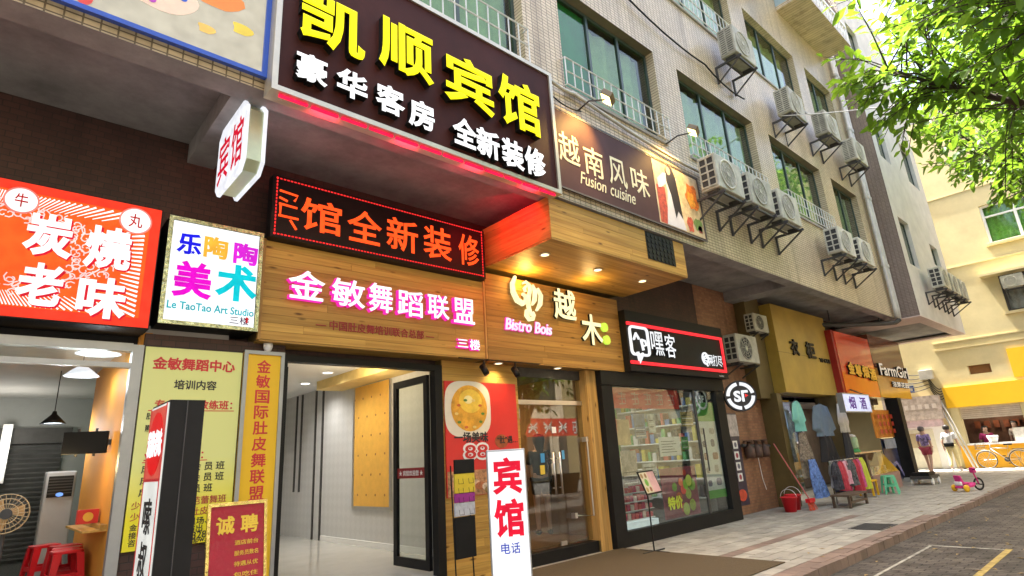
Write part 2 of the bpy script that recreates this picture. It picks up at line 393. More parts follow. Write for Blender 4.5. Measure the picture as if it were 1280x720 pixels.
kerb = struct(B().box(-30, 3.365, -.15, 6.0, 3.466, 0).build('kerb', M['concrete']))
ks = B().box(0, 0, -.15, .242, .101, 0).mesh('kerb_stone', M['paver_red'])
for i in range(98):
    o = link('kerb_stone', ks, kerb); o.location = (6.0+i*.25, 3.365+random.uniform(-.006, .004), random.uniform(-.012, .004)); o.rotation_euler = (0, 0, random.uniform(-.01, .01))
# worn paint of a parking bay
wp = pm('worn_white_road_paint', (.34, .32, .27), .85, .6, 7); yp = pm('worn_yellow_road_paint', (.40, .29, .09), .85, .5, 7)
bay = thing('parking_bay_marking', 'worn yellow and white painted parking bay lines on the road', 'road marking', (10, 2.4, -.121))
B().box(8.6, 1.93, -.1245, 11.15, 2.01, -.1205).build('painted_line', yp, bay)
B().box(11.05, 2.02, -.1245, 11.11, 2.94, -.1205).build('painted_line', wp, bay)
B().box(8.2, 2.88, -.1245, 11.03, 2.92, -.1205).build('painted_line', wp, bay)
mc = thing('manhole_cover', 'dark rectangular drain plate let into the sidewalk pavers', 'manhole cover', (12, 3.95, 0))
B().box(11.55, 3.68, 0, 12.4, 4.22, .006).build('plate', M['iron'], mc)
for k in range(6): B().box(11.6+k*.135, 3.72, .006, 11.66+k*.135, 4.18, .011).build('rib', M['iron'], mc)
tag(B().box(3.2, 3.85, .002, 8.18, 6.56, .014).build('entrance_mat', M['mat_brown'], bevel=.004), 'wide brown coir mat on the sidewalk outside the wooden restaurant', 'mat')
# fallen leaves on road and kerb
lf = B()
for i in range(90):
    x, y = random.uniform(7, 24), random.uniform(1.6, 3.9); z = .012 if y > 3.37 else -.118; a = random.uniform(0, 6.28); q = Vector((math.cos(a), math.sin(a), 0)); t = Vector((-q.y, q.x, 0)); c = Vector((x, y, z))
    lf.quad(c-q*.05, c-t*.02+Vector((0, 0, .008)), c+q*.05, c+t*.02+Vector((0, 0, .006)))
o = stuff(lf.build('fallen_leaves', pm('dry_leaf', (.35, .24, .09), .8, .3, 20))); tag(o, 'dry fallen leaves scattered over road and kerb', 'leaves')

# ------------------------------------------------------------------ the main building
F = 5.0
bld = thing('apartment_building', 'beige tiled apartment block with green framed windows above the row of shops', 'building', (5, F, 0))
def holes_wall(b, x0, x1, z0, z1, holes, y, dep, fx=lambda u, v, n: None):
    """wall facing -Y with rectangular openings and their reveals"""
    xs = sorted({x0, x1} | {h[0] for h in holes} | {h[1] for h in holes}); zs = sorted({z0, z1} | {h[2] for h in holes} | {h[3] for h in holes})
    for a, c in zip(xs, xs[1:]):
        for d, e in zip(zs, zs[1:]):
            mx, mz = (a+c)/2, (d+e)/2
            if any(h[0] < mx < h[1] and h[2] < mz < h[3] for h in holes): continue
            b.quad((a, y, d), (c, y, d), (c, y, e), (a, y, e))
    for h in holes:
        a, c, d, e = h; Y = y+dep
        b.quad((a, y, d), (a, Y, d), (c, Y, d), (c, y, d)); b.quad((a, y, e), (c, y, e), (c, Y, e), (a, Y, e))
        b.quad((a, y, d), (a, y, e), (a, Y, e), (a, Y, d)); b.quad((c, y, d), (c, Y, d), (c, Y, e), (c, y, e))
COLS = [(-7.2, -4.6), (-3.4, .6), (1.9, 5.2), (6.04, 8.83), (9.68, 13.02), (13.92, 17.22), (18.08, 20.3)]
ROWS = [(7.07, 9.12), (11.05, 13.1), (15.05, 17.1)]
wins = [(a, c, d, e) for d, e in ROWS for a, c in COLS]
b = B(); holes_wall(b, -12, 21.46, 5.08, 18.4, wins, F, .22); b.build('wall', M['tile'], bld)
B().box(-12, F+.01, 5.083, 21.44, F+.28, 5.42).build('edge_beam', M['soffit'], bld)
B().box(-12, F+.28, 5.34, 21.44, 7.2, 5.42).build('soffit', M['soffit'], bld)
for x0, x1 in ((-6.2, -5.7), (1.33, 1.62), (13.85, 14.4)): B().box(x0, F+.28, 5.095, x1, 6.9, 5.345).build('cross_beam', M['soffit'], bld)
B().box(-12, 5.95, 5.42, 21.44, 16, 18.4).build('building_core', pm('unlit_interior', (.06, .065, .06), .9, .2, 2), bld)  # added dark block: stands in for unlit rooms and stops light
B().box(-12.2, F, 18.4, 21.44, 16.2, 18.75).build('roof', M['concrete'], bld)
B().box(-12, F, 0, -11.7, 16, 18.4).build('end_wall', M['plaster'], bld)
B().box(-12, 16, -.3, 26, 16.3, 18.4).build('rear_wall', M['plaster'], bld)
B().box(-11.7, 6.9, 2.86, 12.34, 7.06, 5.34).build('upper_shop_wall', M['brick_dark'], bld)
B().box(12.35, 6.9, 0, 15.3, 7.06, 5.34).build('brick_pier_wall', M['brick'], bld)
B().box(15.31, 6.9, 2.6, 21.44, 7.06, 5.34).build('upper_shop_wall', M['brick_dark'], bld)
mull = B
def curtain(x0, x1, z0, z1, y):
    b = B(); n = max(8, int((x1-x0)/.07)); ph_ = random.uniform(0, 6)
    P = [(x0+(x1-x0)*i/n, y+.035*math.sin(i*1.1+ph_)+.02*math.sin(i*.37)) for i in range(n+1)]
    for (xa, ya), (xb, yb) in zip(P, P[1:]): b.quad((xa, ya, z0), (xb, yb, z0), (xb, yb, z1), (xa, ya, z1))
    return b
for wi, (a, c, d, e) in enumerate(wins):
    if a < -4 and d > 8: continue
    Y = F+.17
    wf = B().box(a, Y, d, a+.06, Y+.05, e).box(c-.06, Y, d, c, Y+.05, e).box(a+.06, Y, d, c-.06, Y+.05, d+.06).box(a+.06, Y, e-.06, c-.06, Y+.05, e)
    o = wf.build('window', M['frame_win'], bld)
    n = 3 if c-a > 2.4 else 2
    cuts = [a+.06+(c-a-.12)*k/n for k in range(n+1)]
    for k in range(1, n): B().box(cuts[k]-.03, Y-.012, d+.06, cuts[k]+.03, Y+.04, e-.06).build('mullion', M['frame_win'], o)
    for k in range(n):
        g = B().box(cuts[k]+(.03 if k else 0), Y+.015, d+.06, cuts[k+1]-(.03 if k < n-1 else 0), Y+.021, e-.06).build('pane', M['glass_win'], o)
    if abs(a-6.04) < .01 and d < 8:
        B().box(a+.05, Y+.07, d+.05, a+.95, Y+.08, e-.05).build('green_sheet', M['green_sheet'], o)
        curtain(a+1.0, c-.05, d+.03, e-.03, Y+.2).build('curtain', M['curtain'], o)
    else:
        l_ = random.choice([0, 0, .12, .25]); curtain(a+.04+l_*(c-a), c-.04, d+.03, e-.03, Y+.2).build('curtain', M['curtain'], o)
    B().box(a-.02, F-.04, d-.06, c+.02, F+.2, d-.002).build('sill', M['concrete'], o)
def grille(x0, x1, z0, z1, y, step=.19):
    g = B()
    for z in (z0, (z0+z1)/2, z1): g.tube([(x0, y, z), (x1, y, z)], .014, 5)
    n = round((x1-x0)/step)
    for k in range(n+1):
        x = x0+(x1-x0)*k/n; g.tube([(x, y, z0), (x, y, z1)], .011, 5)
    for x in (x0, x1):
        for z in (z0, z1): g.tube([(x, y, z), (x, F+.02, z)], .011, 5)
    return g
for (x0, x1, z0, z1) in ((1.9, 5.2, 7.08, 7.68), (6.0, 8.88, 7.08, 7.58), (9.66, 13.04, 7.08, 7.58), (14.2, 17.25, 7.08, 7.6), (9.66, 13.04, 11.06, 11.75), (6.0, 8.88, 11.06, 11.7)):
    grille(x0, x1, z0, z1, F-.08).build('window_grille', M['rail'], bld)
# projecting balcony boxes on the upper floor
for (x0, x1) in ((10.2, 15.6), (16.7, 20.6)):
    bb = B().box(x0, 4.1, 14.55, x1, F-.003, 14.68).build('balcony', M['tile'], bld)
    B().box(x0, 4.1, 14.683, x0+.08, F-.003, 15.5).build('side_panel', pm('pale_blue_panel', (.30, .42, .45), .5), bb)
    for k in range(int((x1-x0)/.26)): B().lathe([(.05, 0), (.03, .1), (.06, .3), (.035, .5), (.05, .62)], (x0+.2+k*.26, 4.16, 14.683), n=7).build('baluster', M['white'], bb, smooth=True)
    B().box(x0+.08, 4.1, 15.31, x1, 4.24, 15.42).build('rail', M['white'], bb)
# the wing that steps forward at the far end
wing = thing('projecting_wing', 'wing stepping forward with brown tiled side and grey white front', 'building', (24.5, 4.4, 0))
ww = [(22.0, 23.2, 6.9, 8.6), (25.75, 26.85, 7.55, 8.4), (22.0, 23.2, 10.9, 12.6), (25.4, 26.9, 10.9, 12.6), (22.0, 23.2, 14.9, 16.6)]
WYF, WX0, WX1 = 4.38, 21.47, 27.7
b = B(); holes_wall(b, WX0+.01, WX1, 5.09, 18.4, ww, WYF, .2); b.build('front_wall', M['plaster'], wing)
B().quad((WX0, WYF, 5.09), (WX0, F+.01, 5.09), (WX0, F+.01, 18.4), (WX0, WYF, 18.4)).build('side_wall', M['tile_brown'], wing)
B().quad((WX1, WYF, 5.09), (WX1, 16, 5.09), (WX1, 16, 18.4), (WX1, WYF, 18.4)).build('end_wall', M['plaster'], wing)
B().box(WX0+.003, WYF+.6, 5.4, WX1-.02, 16, 18.38).build('wing_core', MATS['unlit_interior'], wing)
B().box(WX0, WYF, 18.4, WX1+.1, 16.2, 18.75).build('roof', M['concrete'], wing)
pk = pm('pink_bounce_soffit', (.66, .55, .50), .8, .08, 1.5)  # pink of the light bounced off the ground, put into the colour
B().box(WX0+.003, WYF+.003, 5.06, WX1-.003, WYF+.35, 5.12).build('soffit_band', pk, wing)
B().box(WX0+.003, WYF+.35, 5.06, WX0+1.4, 7.2, 5.12).build('soffit_band', pk, wing)
B().box(WX1-.35, WYF+.35, 5.06, WX1-.003, 12, 5.12).build('soffit_band', pk, wing)
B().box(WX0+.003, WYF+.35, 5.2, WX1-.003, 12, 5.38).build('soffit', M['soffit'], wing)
B().box(21.0, 6.9, 2.6, 24.2, 7.06, 5.34).build('rear_shop_wall', M['brick_dark'], wing)
B().box(24.0, 7.061, 0, 24.2, 16, 5.34).build('passage_wall', M['cream'], wing)
for (a, c, d, e) in ww:
    Y = WYF+.12
    o = B().box(a, Y, d, a+.06, Y+.05, e).box(c-.06, Y, d, c, Y+.05, e).box(a+.06, Y, d, c-.06, Y+.05, d+.06).box(a+.06, Y, e-.06, c-.06, Y+.05, e).box((a+c)/2-.03, Y, d+.06, (a+c)/2+.03, Y+.05, e-.06).build('window', M['frame_win'], wing)
    B().box(a+.06, Y+.015, d+.06, (a+c)/2-.03, Y+.021, e-.06).build('pane', M['glass_win'], o); B().box((a+c)/2+.03, Y+.015, d+.06, c-.06, Y+.021, e-.06).build('pane', M['glass_win'], o)
    curtain(a+.03, c-.03, d+.02, e-.02, Y+.2).build('curtain', M['curtain'], o)
# drain pipes at the corner
dp = thing('drain_pipe', 'pair of pale drain pipes down the corner beside the brown tiled wing', 'pipe', (21.1, 4.9, 5))
for x, zt in ((20.95, 18), (21.22, 18)):
    B().tube([(x, 4.88, zt), (x, 4.88, 5.35), (x, 4.9, 5.05)], .065, 10).build('pipe', M['galv'], dp, smooth=True)
    for z in (6.8, 9.2, 11.8, 14): B().lathe([(.085, -.05), (.085, .05)], (x, 4.88, z), n=10).build('collar', M['galv'], dp)
hp = thing('drain_pipe', 'dark horizontal drain pipe slung under the soffit', 'pipe', (19, 5, 4.9))
B().tube([(21.22, 4.9, 5.02), (21.1, 5.0, 4.93), (20.7, 5.2, 4.9), (19.6, 5.9, 4.88), (17.6, 6.85, 4.86)], .07, 10).build('pipe', M['iron'], hp, smooth=True)
for x, y in ((20.6, 5.3), (19.0, 6.2)): B().tube([(x, y, 4.92), (x, y, 5.34)], .02, 6).build('hanger', M['iron'], hp)
# small conduits and cables on the facade
def cable(name, label, pts, r, mat, sag=0):
    P = [Vector(p) for p in pts]; out = []
    for a, c in zip(P, P[1:]):
        n = 10
        for k in range(n+(c is P[-1])): t = k/n; q = a.lerp(c, t); q.z -= sag*4*t*(1-t); out.append(q)
    return tag(B().tube(out, r, 6).build(name, mat, smooth=True), label, 'cable')
cable('cable', 'black cable drooping across the tiles from the window to the bracket', [(7.9, 4.93, 10.0), (10.9, 4.93, 9.75), (12.6, 4.9, 9.55)], .02, M['black'], .12)
cable('cable', 'thin white wire strung from the facade out to the tree', [(14.2, 4.7, 9.6), (9.0, -.6, 5.35)], .013, M['white'], .1)
cable('cable', 'pale conduit pipe running under the window ledge above the restaurant sign', [(6.1, 4.93, 6.98), (9.3, 4.93, 6.72), (13.5, 4.93, 6.95)], .03, M['galv'], .05)
cable('cable', 'thick grey cable along the top edge of the hotel sign', [(2.4, 4.9, 7.0), (5.6, 4.9, 6.95), (6.2, 4.93, 6.98)], .03, M['galv'], .04)

# ------------------------------------------------------------------ outdoor air conditioner units
def make_ac(name, label, w_=1.0, h_=.7, d_=.36, bracket=True, fan=False, slots=False):
    t = thing(name, label, 'air conditioner', (0, 0, 0), 0)
    L = lambda bb, nm, mt, par=t, **k: bb.build(nm, mt, par, world=False, **k)
    L(B().box(0, 0, 0, w_, d_, h_), 'casing', M['aircon'], bevel=.018)
    # side grille, a grid of square openings on the -X side
    sd = L(B().box(-.012, .03, .06, -.002, d_-.03, h_-.06), 'side_grille', M['aircon_dark'])
    g = B()
    for k in range(12 if slots else 5): z = .06+(h_-.12)*k/(11 if slots else 4); g.box(-.026, .02, z-.014, -.013, d_-.02, z+.014)
    for k in range(3): y = .03+(d_-.06)*k/2; g.box(-.024, y-.016, .06, -.0135, y+.016, h_-.06)
    L(g, 'side_bars', M['aircon'], sd)
    c = (w_*.40, 0, h_*.5); r = h_*.40
    fg = L(B().lathe([(r+.012, -.004), (r+.02, -.02), (r-.01, -.02), (r-.01, -.004)], c, 'y', 28, False), 'fan_ring', M['aircon'], smooth=True)
    L(B().lathe([(0.001, -.003), (r, -.003)], c, 'y', 28, False), 'fan_recess', M['aircon_dark'] if fan else pm('grey_grille', (.43, .42, .35), .6, .12, 30), fg)
    gr = B()
    for q in (.25, .5, .75): gr.torus((c[0], -.016, c[2]), r*q, .006, 'y', 24, 4)
    for k in range(10): a = math.pi*2*k/10; gr.tube([(c[0]+.03*math.cos(a), -.016, c[2]+.03*math.sin(a)), (c[0]+r*math.cos(a), -.016, c[2]+r*math.sin(a))], .005, 4)
    gr.lathe([(.05, -.022), (.05, -.01)], c, 'y', 12); L(gr, 'fan_guard', M['aircon'] if fan else MATS['grey_grille'], fg)
    for x in (.06, w_-.14): L(B().box(x, d_*.2, -.05, x+.08, d_*.8, -.001), 'foot', M['iron'])
    if bracket:
        br = B()
        for x in (.1, w_-.1):
            br.box(x-.02, -.04, -.1, x+.02, .6, -.052); br.box(x-.02, .555, -.5, x+.02, .596, -.1)
            br.tube([(x, .0, -.1), (x, .575, -.48)], .02, 6)
        br.box(.12, .02, -.098, w_-.12, .06, -.06).box(.12, .3, -.098, w_-.12, .34, -.06)
        L(br, 'bracket', M['iron'])
        L(B().tube([(w_, d_*.6, .25), (w_+.1, d_*.6, .2), (w_+.16, d_*.8, .35), (w_+.15, .58, .7)], .022, 6), 'refrigerant_pipe', M['white'], smooth=True)
    return t
AC = make_ac('air_conditioner', 'cream outdoor unit fixed beside the restaurant sign, lit by the floodlight')
AC.location = (9.42, 4.4, 6.1); AC['group'] = 'outdoor units on the facade'
ACB = make_ac('air_conditioner', 'weathered slotted outdoor unit high under the balcony by the tree', .98, .74, .38, True, False, True); ACB.location = (10.1, 4.42, 13.72)
ACB['group'] = 'outdoor units on the facade'
for x, z, lb in ((10.75, 6.12, 'outdoor unit, second along from the restaurant sign below the first floor windows'), (12.08, 6.12, 'outdoor unit, third along from the restaurant sign below the first floor windows'),
                 (15.55, 6.06, 'outdoor unit under the railed window, nearer of two by the drain pipes'), (17.0, 6.06, 'outdoor unit next to the drain pipes under the last narrow window'),
                 (11.4, 10.03, 'outdoor unit on a long bracket under the upper railed window'), (14.25, 9.65, 'large outdoor unit where the white wire meets the facade'),
                 (16.8, 9.95, 'outdoor unit between two upper windows, beside the tree leaves'), (18.95, 9.8, 'outdoor unit half hidden by leaves near the drain pipes')):
    dup(AC if z < 8 else ACB, (x, 4.4+random.uniform(-.04, .03), z), random.uniform(-.03, .03), lb)
for k, (x, z, lb) in enumerate(((22.85, 6.1, 'outdoor unit on the grey white wing, first of a row'), (24.2, 6.1, 'outdoor unit in the middle of the row on the grey white wing'), (25.5, 6.1, 'outdoor unit at the far end of the row on the grey white wing'))):
    dup(AC, (x, 3.78, z), 0, lb)
AC2 = make_ac('wall_air_conditioner', 'white outdoor unit with round fan on the brick wall above the round sign', 1.05, .68, .34, False, True)
AC2.location = (13.12, 6.4, 3.42)
a3 = dup(AC2, (14.25, 6.4, 4.28), 0, 'smaller outdoor unit high on the brick wall beside the gold sign'); a3.scale = (.74, .74, .68)
for x0, x1, z in ((13.12, 14.17, 3.42), (14.25, 15.0, 4.28)):
    bt = thing('wall_bracket', 'iron shelf bracket carrying the unit on the brick wall' if z < 4 else 'iron shelf bracket under the higher unit by the gold sign', 'bracket', (x0, 6.6, z-.1))
    for x in (x0+.1, x1-.1): B().box(x-.02, 6.38, z-.075, x+.02, 6.895, z-.035).tube([(x, 6.42, z-.06), (x, 6.88, z-.3)], .018, 6).build('arm', M['iron'], bt)

# ------------------------------------------------------------------ signs on the facade
red_e = em('red_sign_print', (.95, .035, .02), 1.0); white_e = em('white_light_face', (1, 1, 1), 1.35)
yellow_e = em('yellow_letter_face', (1, .88, .0), 1.35); letter_side = pm('dark_letter_side', (.012, .011, .01), .6, spec=.15)
def planks(fr, u0, u1, v0, v1, n, parent, mat, th=.018, base=0.0, vertical=False, joints=False):
    for k in range(n):
        if vertical:
            a = u0+(u1-u0)*k/n; c = u0+(u1-u0)*(k+1)/n; segs = [(a+.0015, v0, c-.0015, v1)]
        else:
            a = v0+(v1-v0)*k/n; c = v0+(v1-v0)*(k+1)/n; segs = [(u0, a+.0015, u1, c-.0015)]
            if joints and u1-u0 > 1.2:
                j = random.uniform(u0+.4, u1-.4); segs = [(u0, a+.0015, j-.001, c-.0015), (j+.001, a+.0015, u1, c-.0015)]
        for (x0, y0, x1, y1) in segs:
            B().prism(fr, rect(x0, y0, x1, y1), base, base+th+random.uniform(-.002, .002)).build('plank', mat, parent)
def framed(name, x0, x1, z0, z1, y, parent, mat, wd=.05, dp=.06, back=.0):
    f = WY(y)
    for nm, r_ in (('frame_bar', rect(x0, z0, x1, z0+wd)), ('frame_bar', rect(x0, z1-wd, x1, z1)), ('frame_bar', rect(x0, z0+wd, x0+wd, z1-wd)), ('frame_bar', rect(x1-wd, z0+wd, x1, z1-wd))):
        B().prism(f, r_, -back, dp).build(nm, mat, parent)
# 1. hotel sign
KY = 4.78
ks_ = thing('hotel_sign', 'dark brown hotel sign board with big yellow and white lit characters', 'sign', (3.5, KY, 5.0))
B().box(1.58, KY, 5.02, 5.40, F-.02, 6.86).build('board', pm('dark_brown_panel', (.05, .014, .010), .55, .3, 1.5, spec=.12), ks_)
framed('frame', 1.53, 5.45, 4.97, 6.91, KY+.06, ks_, pm('champagne_metal', (.55, .5, .38), .35, .1, 4, 0, .6), .055, .085, .12)
for ch, cx, cy, wp_, hp_ in (('凯', 420, 28, 80, 66), ('顺', 511, 62, 68, 62), ('宾', 589, 103, 62, 60), ('馆', 652, 130, 52, 60)):
    x, z, w_, h_ = fit(KY-.13, cx, cy, wp_, hp_); text('character', ch, WY(KY), x, z, yellow_e, ks_, w_, h_, .10, .003, .026, side=letter_side)
for ch, cx, cy, wp_ in (('豪', 391, 85, 38), ('华', 441, 105, 37), ('客', 489, 124, 35), ('房', 528, 143, 31), ('全', 582, 165, 29), ('新', 611, 179, 28), ('装', 642, 192, 27), ('修', 670, 202, 25)):
    x, z, w_, h_ = fit(KY-.1, cx, cy, wp_, 33); text('character', ch, WY(KY), x, z, white_e, ks_, w_*1.05, h_*1.05, .09, .003, .034, side=letter_side)
led_red = em('red_led_strip', (1, .01, .06), 1.6)
for k in range(12): B().box(1.62+k*.315, KY+.02, 4.945, 1.9+k*.315, KY+.05, 4.965).build('led_strip', led_red, ks_)
for k in range(4): lamp('led_glow', 'AREA', (2.1+k*.95, KY+.1, 4.93), 1.6, (1, .02, .08), ks_, .3, (2.1+k*.95, 5.3, 5.3))
# 2. children's art board
ab = thing('art_board', 'cream printed board with blue frame beside the hotel sign', 'sign', (0, 4.9, 5.14))
B().box(-3.2, 4.93, 5.2, 1.49, F-.003, 7.2).build('board', em('cream_backlit_print', (.86, .80, .62), .55), ab)
framed('frame', -3.24, 1.53, 5.16, 7.24, 4.95, ab, pm('blue_frame', (.02, .08, .42), .4), .045, .05, .0)
ap = WY(4.93)
flat('palette', ap, [(0.62+.28*math.cos(a)*(1+.12*math.sin(2*a)), 5.62+.17*math.sin(a)) for a in [k*math.pi/12 for k in range(24)]], pm('palette_print', (.85, .62, .45), .5), ab, .004)
for k, cc in enumerate(((.02, .1, .6), (.02, .45, .1), (.8, .6, .02), (.75, .02, .05), (.5, .05, .5))):
    a = .5+k*.95; flat('paint_spot', ap, circ(.62+.18*math.cos(a), 5.62+.1*math.sin(a), .032, 12), pm('paint_%d' % k, cc, .5), ab, .007)
flat('brush', ap, stroke([(.12, 5.32), (.62, 6.1)], .035), pm('brush_print', (.10, .07, .06), .5), ab, .009)
flat('brush_tip', ap, circ(.10, 5.29, .06, 14, .075), pm('brush_red', (.72, .05, .03), .5), ab, .011)
for u, v, r_, cc in ((-.35, 5.5, .1, (.06, .2, .62)), (-.72, 5.6, .16, (.25, .55, .75)), (1.05, 5.85, .2, (.82, .25, .03)), (.98, 5.45, .07, (.85, .55, .1)), (1.28, 5.6, .09, (.82, .62, .05)), (-.2, 5.85, .09, (.3, .6, .8))):
    n = 9; flat('paint_splash', ap, [(u+r_*(1+.25*math.sin(3*a+u))*math.cos(a), v+r_*.8*(1+.2*math.cos(2*a))*math.sin(a)) for a in [k*2*math.pi/18 for k in range(18)]], pm('splash_%.2f' % u, cc, .5), ab, .005)
# 3. restaurant photo sign
fs_ = thing('restaurant_banner', 'dark purple restaurant banner with pale characters and a printed figure and food', 'sign', (7.6, 4.95, 5.2))
FY = 4.94
B().box(5.57, FY, 5.24, 9.63, F-.003, 6.52).build('banner', pm('purple_brown_print', (.085, .046, .048), .6, .25, 1.0, spec=.12), fs_)
framed('frame', 5.54, 9.66, 5.21, 6.55, FY, fs_, pm('thin_dark_frame', (.1, .09, .08), .5), .025, .012)
ff = WY(FY); ivory = pm('ivory_print', (.80, .74, .48), .5)
for ch, cx, cy, wp_, hp_ in (('越', 711, 186, 26, 36), ('南', 742, 203, 24, 34), ('风', 772, 216, 22, 33), ('味', 800, 228, 22, 32)):
    x, z, w_, h_ = fit(FY, cx, cy, wp_, hp_); text('character', ch, ff, x, z, ivory, fs_, w_, h_, .004, .003, .006)
x, z, w_, h_ = fit(FY, 761, 236, 70, 12); [text('lettering', q_, ff, x+o_*w_, z, ivory, fs_, w_*k_, h_*1.2, .004, .003, .004, .25) for q_, o_, k_ in (('Fusion', -.27, .44), ('cuisine', .26, .47))]
photo = flat('photo_ground', ff, rect(8.12, 5.265, 9.6, 6.49), pm('photo_cream', (.62, .50, .30), .5, .5, 5), fs_, .004)
flat('photo_red_text', ff, rect(8.16, 5.28, 8.42, 6.0), pm('photo_red', (.5, .07, .03), .5, .6, 14), fs_, .006)
flat('dress', ff, [(8.35, 5.28), (8.95, 5.28), (8.84, 5.75), (8.8, 6.05), (8.86, 6.3), (8.62, 6.36), (8.42, 6.28), (8.5, 5.95), (8.42, 5.6)], pm('dress_print', (.68, .68, .72), .5, .12, 6), fs_, .008)
flat('sleeve', ff, [(8.42, 6.3), (8.2, 6.12), (8.22, 5.95), (8.32, 5.98), (8.52, 6.12), (8.6, 6.3)], MATS['dress_print'], fs_, .010)
flat('hair_print', ff, [(8.52, 6.42), (8.6, 6.52-.03), (8.74, 6.47), (8.82, 6.3), (8.86, 5.9), (8.88, 5.5), (8.76, 5.62), (8.66, 5.46), (8.6, 5.9), (8.5, 6.15)], M['hair'], fs_, .012)
flat('face_print', ff, circ(8.60, 6.38, .07, 14, .085), pm('skin_print', (.62, .40, .28), .5), fs_, .014)
for u, v, ru, rv, cc in ((9.33, 6.05, .2, .28, (.72, .20, .03)), (9.28, 5.98, .12, .16, (.80, .35, .05)), (9.4, 5.5, .14, .13, (.16, .26, .06)), (9.45, 5.42, .07, .08, (.3, .05, .04)), (9.12, 5.45, .1, .16, (.6, .1, .05))):
    flat('food_print', ff, [(u+ru*(1+.22*math.sin(5*a+v*9))*math.cos(a), v+rv*(1+.18*math.cos(4*a+u))*math.sin(a)) for a in [k*math.pi/12 for k in range(24)]], pm('food_%.2f' % (u+v), cc, .5, .5, 18), fs_, .009+.002*(ru < .15))
# floodlights on arms
def flood(name, label, wallp, head, aim):
    t = thing(name, label, 'floodlight', wallp)
    B().tube([wallp, (wallp[0], (wallp[1]+head[1])/2, wallp[2]+.05), head], .014, 6).build('arm', M['iron'], t, smooth=True)
    d = (Vector(aim)-Vector(head)).normalized(); q = d.to_track_quat('-Z', 'Y').to_matrix().to_4x4(); T = Matrix.Translation(head) @ q
    B().box(-.13, -.09, 0, .13, .09, .09).xf(T).build('housing', pm('bronze_housing', (.16, .12, .07), .4, .2, 6, 0, .5), t, bevel=.01)
    B().box(-.115, -.075, -.012, .115, .075, -.002).xf(T).build('lamp_face', em('floodlight_face', (1, .80, .30), 7), t)
    lamp('flood_beam', 'SPOT', Vector(head)+d*.04, 85, (1, .60, .16), t, .08, aim, R(110), .9)
flood('floodlight', 'floodlight on a short arm over the left end of the purple banner', (6.25, 4.97, 6.72), (6.38, 4.5, 6.72), (6.1, 4.97, 6.1))
flood('floodlight', 'floodlight on a short arm over the figure on the purple banner', (8.75, 4.97, 7.0), (8.82, 4.45, 7.02), (8.6, 4.97, 6.2))
cable('cable', 'brown cable looping down from a floodlight to the purple banner', [(6.3, 4.95, 6.72), (5.6, 4.95, 6.75), (5.47, 4.9, 6.6)], .012, M['black'], .06)
# projecting hotel light box
ps = thing('hanging_light_box', 'white double faced light box with red characters hanging under the beam', 'sign', (1.55, 5.6, 4.3))
pf = WX(1.452)
def oct_(u0, v0, u1, v1, c): return [(u0+c, v0), (u1-c, v0), (u1, v0+c), (u1, v1-c), (u1-c, v1), (u0+c, v1), (u0, v1-c), (u0, v0+c)]
B().prism(WX(1.62), oct_(-6.02, 4.34, -5.2, 5.06, .09), 0, .14).build('casing', pm('greenish_alu', (.5, .55, .35), .35, .1, 5, 0, .5), ps)
for x, d in ((1.62, -1), (1.48, 1)): B().prism(WX(x), oct_(-6.05, 4.31, -5.17, 5.09, .1), 0 if d > 0 else -.03, .03 if d > 0 else 0).build('light_face', em('cool_white_face', (.90, .93, 1), 1.0), ps)
for ch, u in (('宾', -5.82), ('馆', -5.40)): text('character', ch, WX(1.45), u, 4.68, em('red_print_lit', (.8, .01, .04), .8), ps, .34, .52, .004, .001, .008)
for y in (5.4, 5.85): B().tube([(1.55, y, 5.06), (1.55, y, 5.1)], .02, 6).build('hanger', M['iron'], ps)

# ------------------------------------------------------------------ light boxes of the left shop
rb = thing('roast_shop_light_box', 'glowing red light box with four large white characters and ray border', 'sign', (-.5, 6.4, 3.0))
orange_red = em('orange_red_lit', (1, .12, .015), 1.05)
B().box(-1.60, 6.42, 2.97, 1.07, 6.88, 4.24).build('casing', M['blackp'], rb)
rf = WY(6.42)
flat('light_face', rf, rect(-1.59, 2.98, 1.06, 4.23), em('red_lit', (1, .05, .02), 1.0), rb, .006, .005)
flat('inner_panel', rf, rect(-1.5, 3.07, .97, 4.14), orange_red, rb, .009)
pinkw = em('pinkish_white_lit', (1, .72, .70), 1.0); wl_ = em('white_lit', (1, .97, .96), 1.25)
c0, c1 = -.265, 3.6
rays = B()
for k in range(170):
    a = 2*math.pi*k/170; ca, sa = math.cos(a), math.sin(a)
    t1 = min((1.2)/max(abs(ca), 1e-4), .52/max(abs(sa), 1e-4)); t0 = t1*(.76 if abs(ca)*.52 < abs(sa)*1.2 else .87)
    da = .5*2*math.pi/170/2
    rays.prism(rf, [(c0+t0*math.cos(a-da*.4), c1+t0*math.sin(a-da*.4)), (c0+t1*math.cos(a-da), c1+t1*math.sin(a-da)), (c0+t1*math.cos(a+da), c1+t1*math.sin(a+da)), (c0+t0*math.cos(a+da*.4), c1+t0*math.sin(a+da*.4))], .009, .011)
stuff(rays.build('ray_border', wl_, rb))
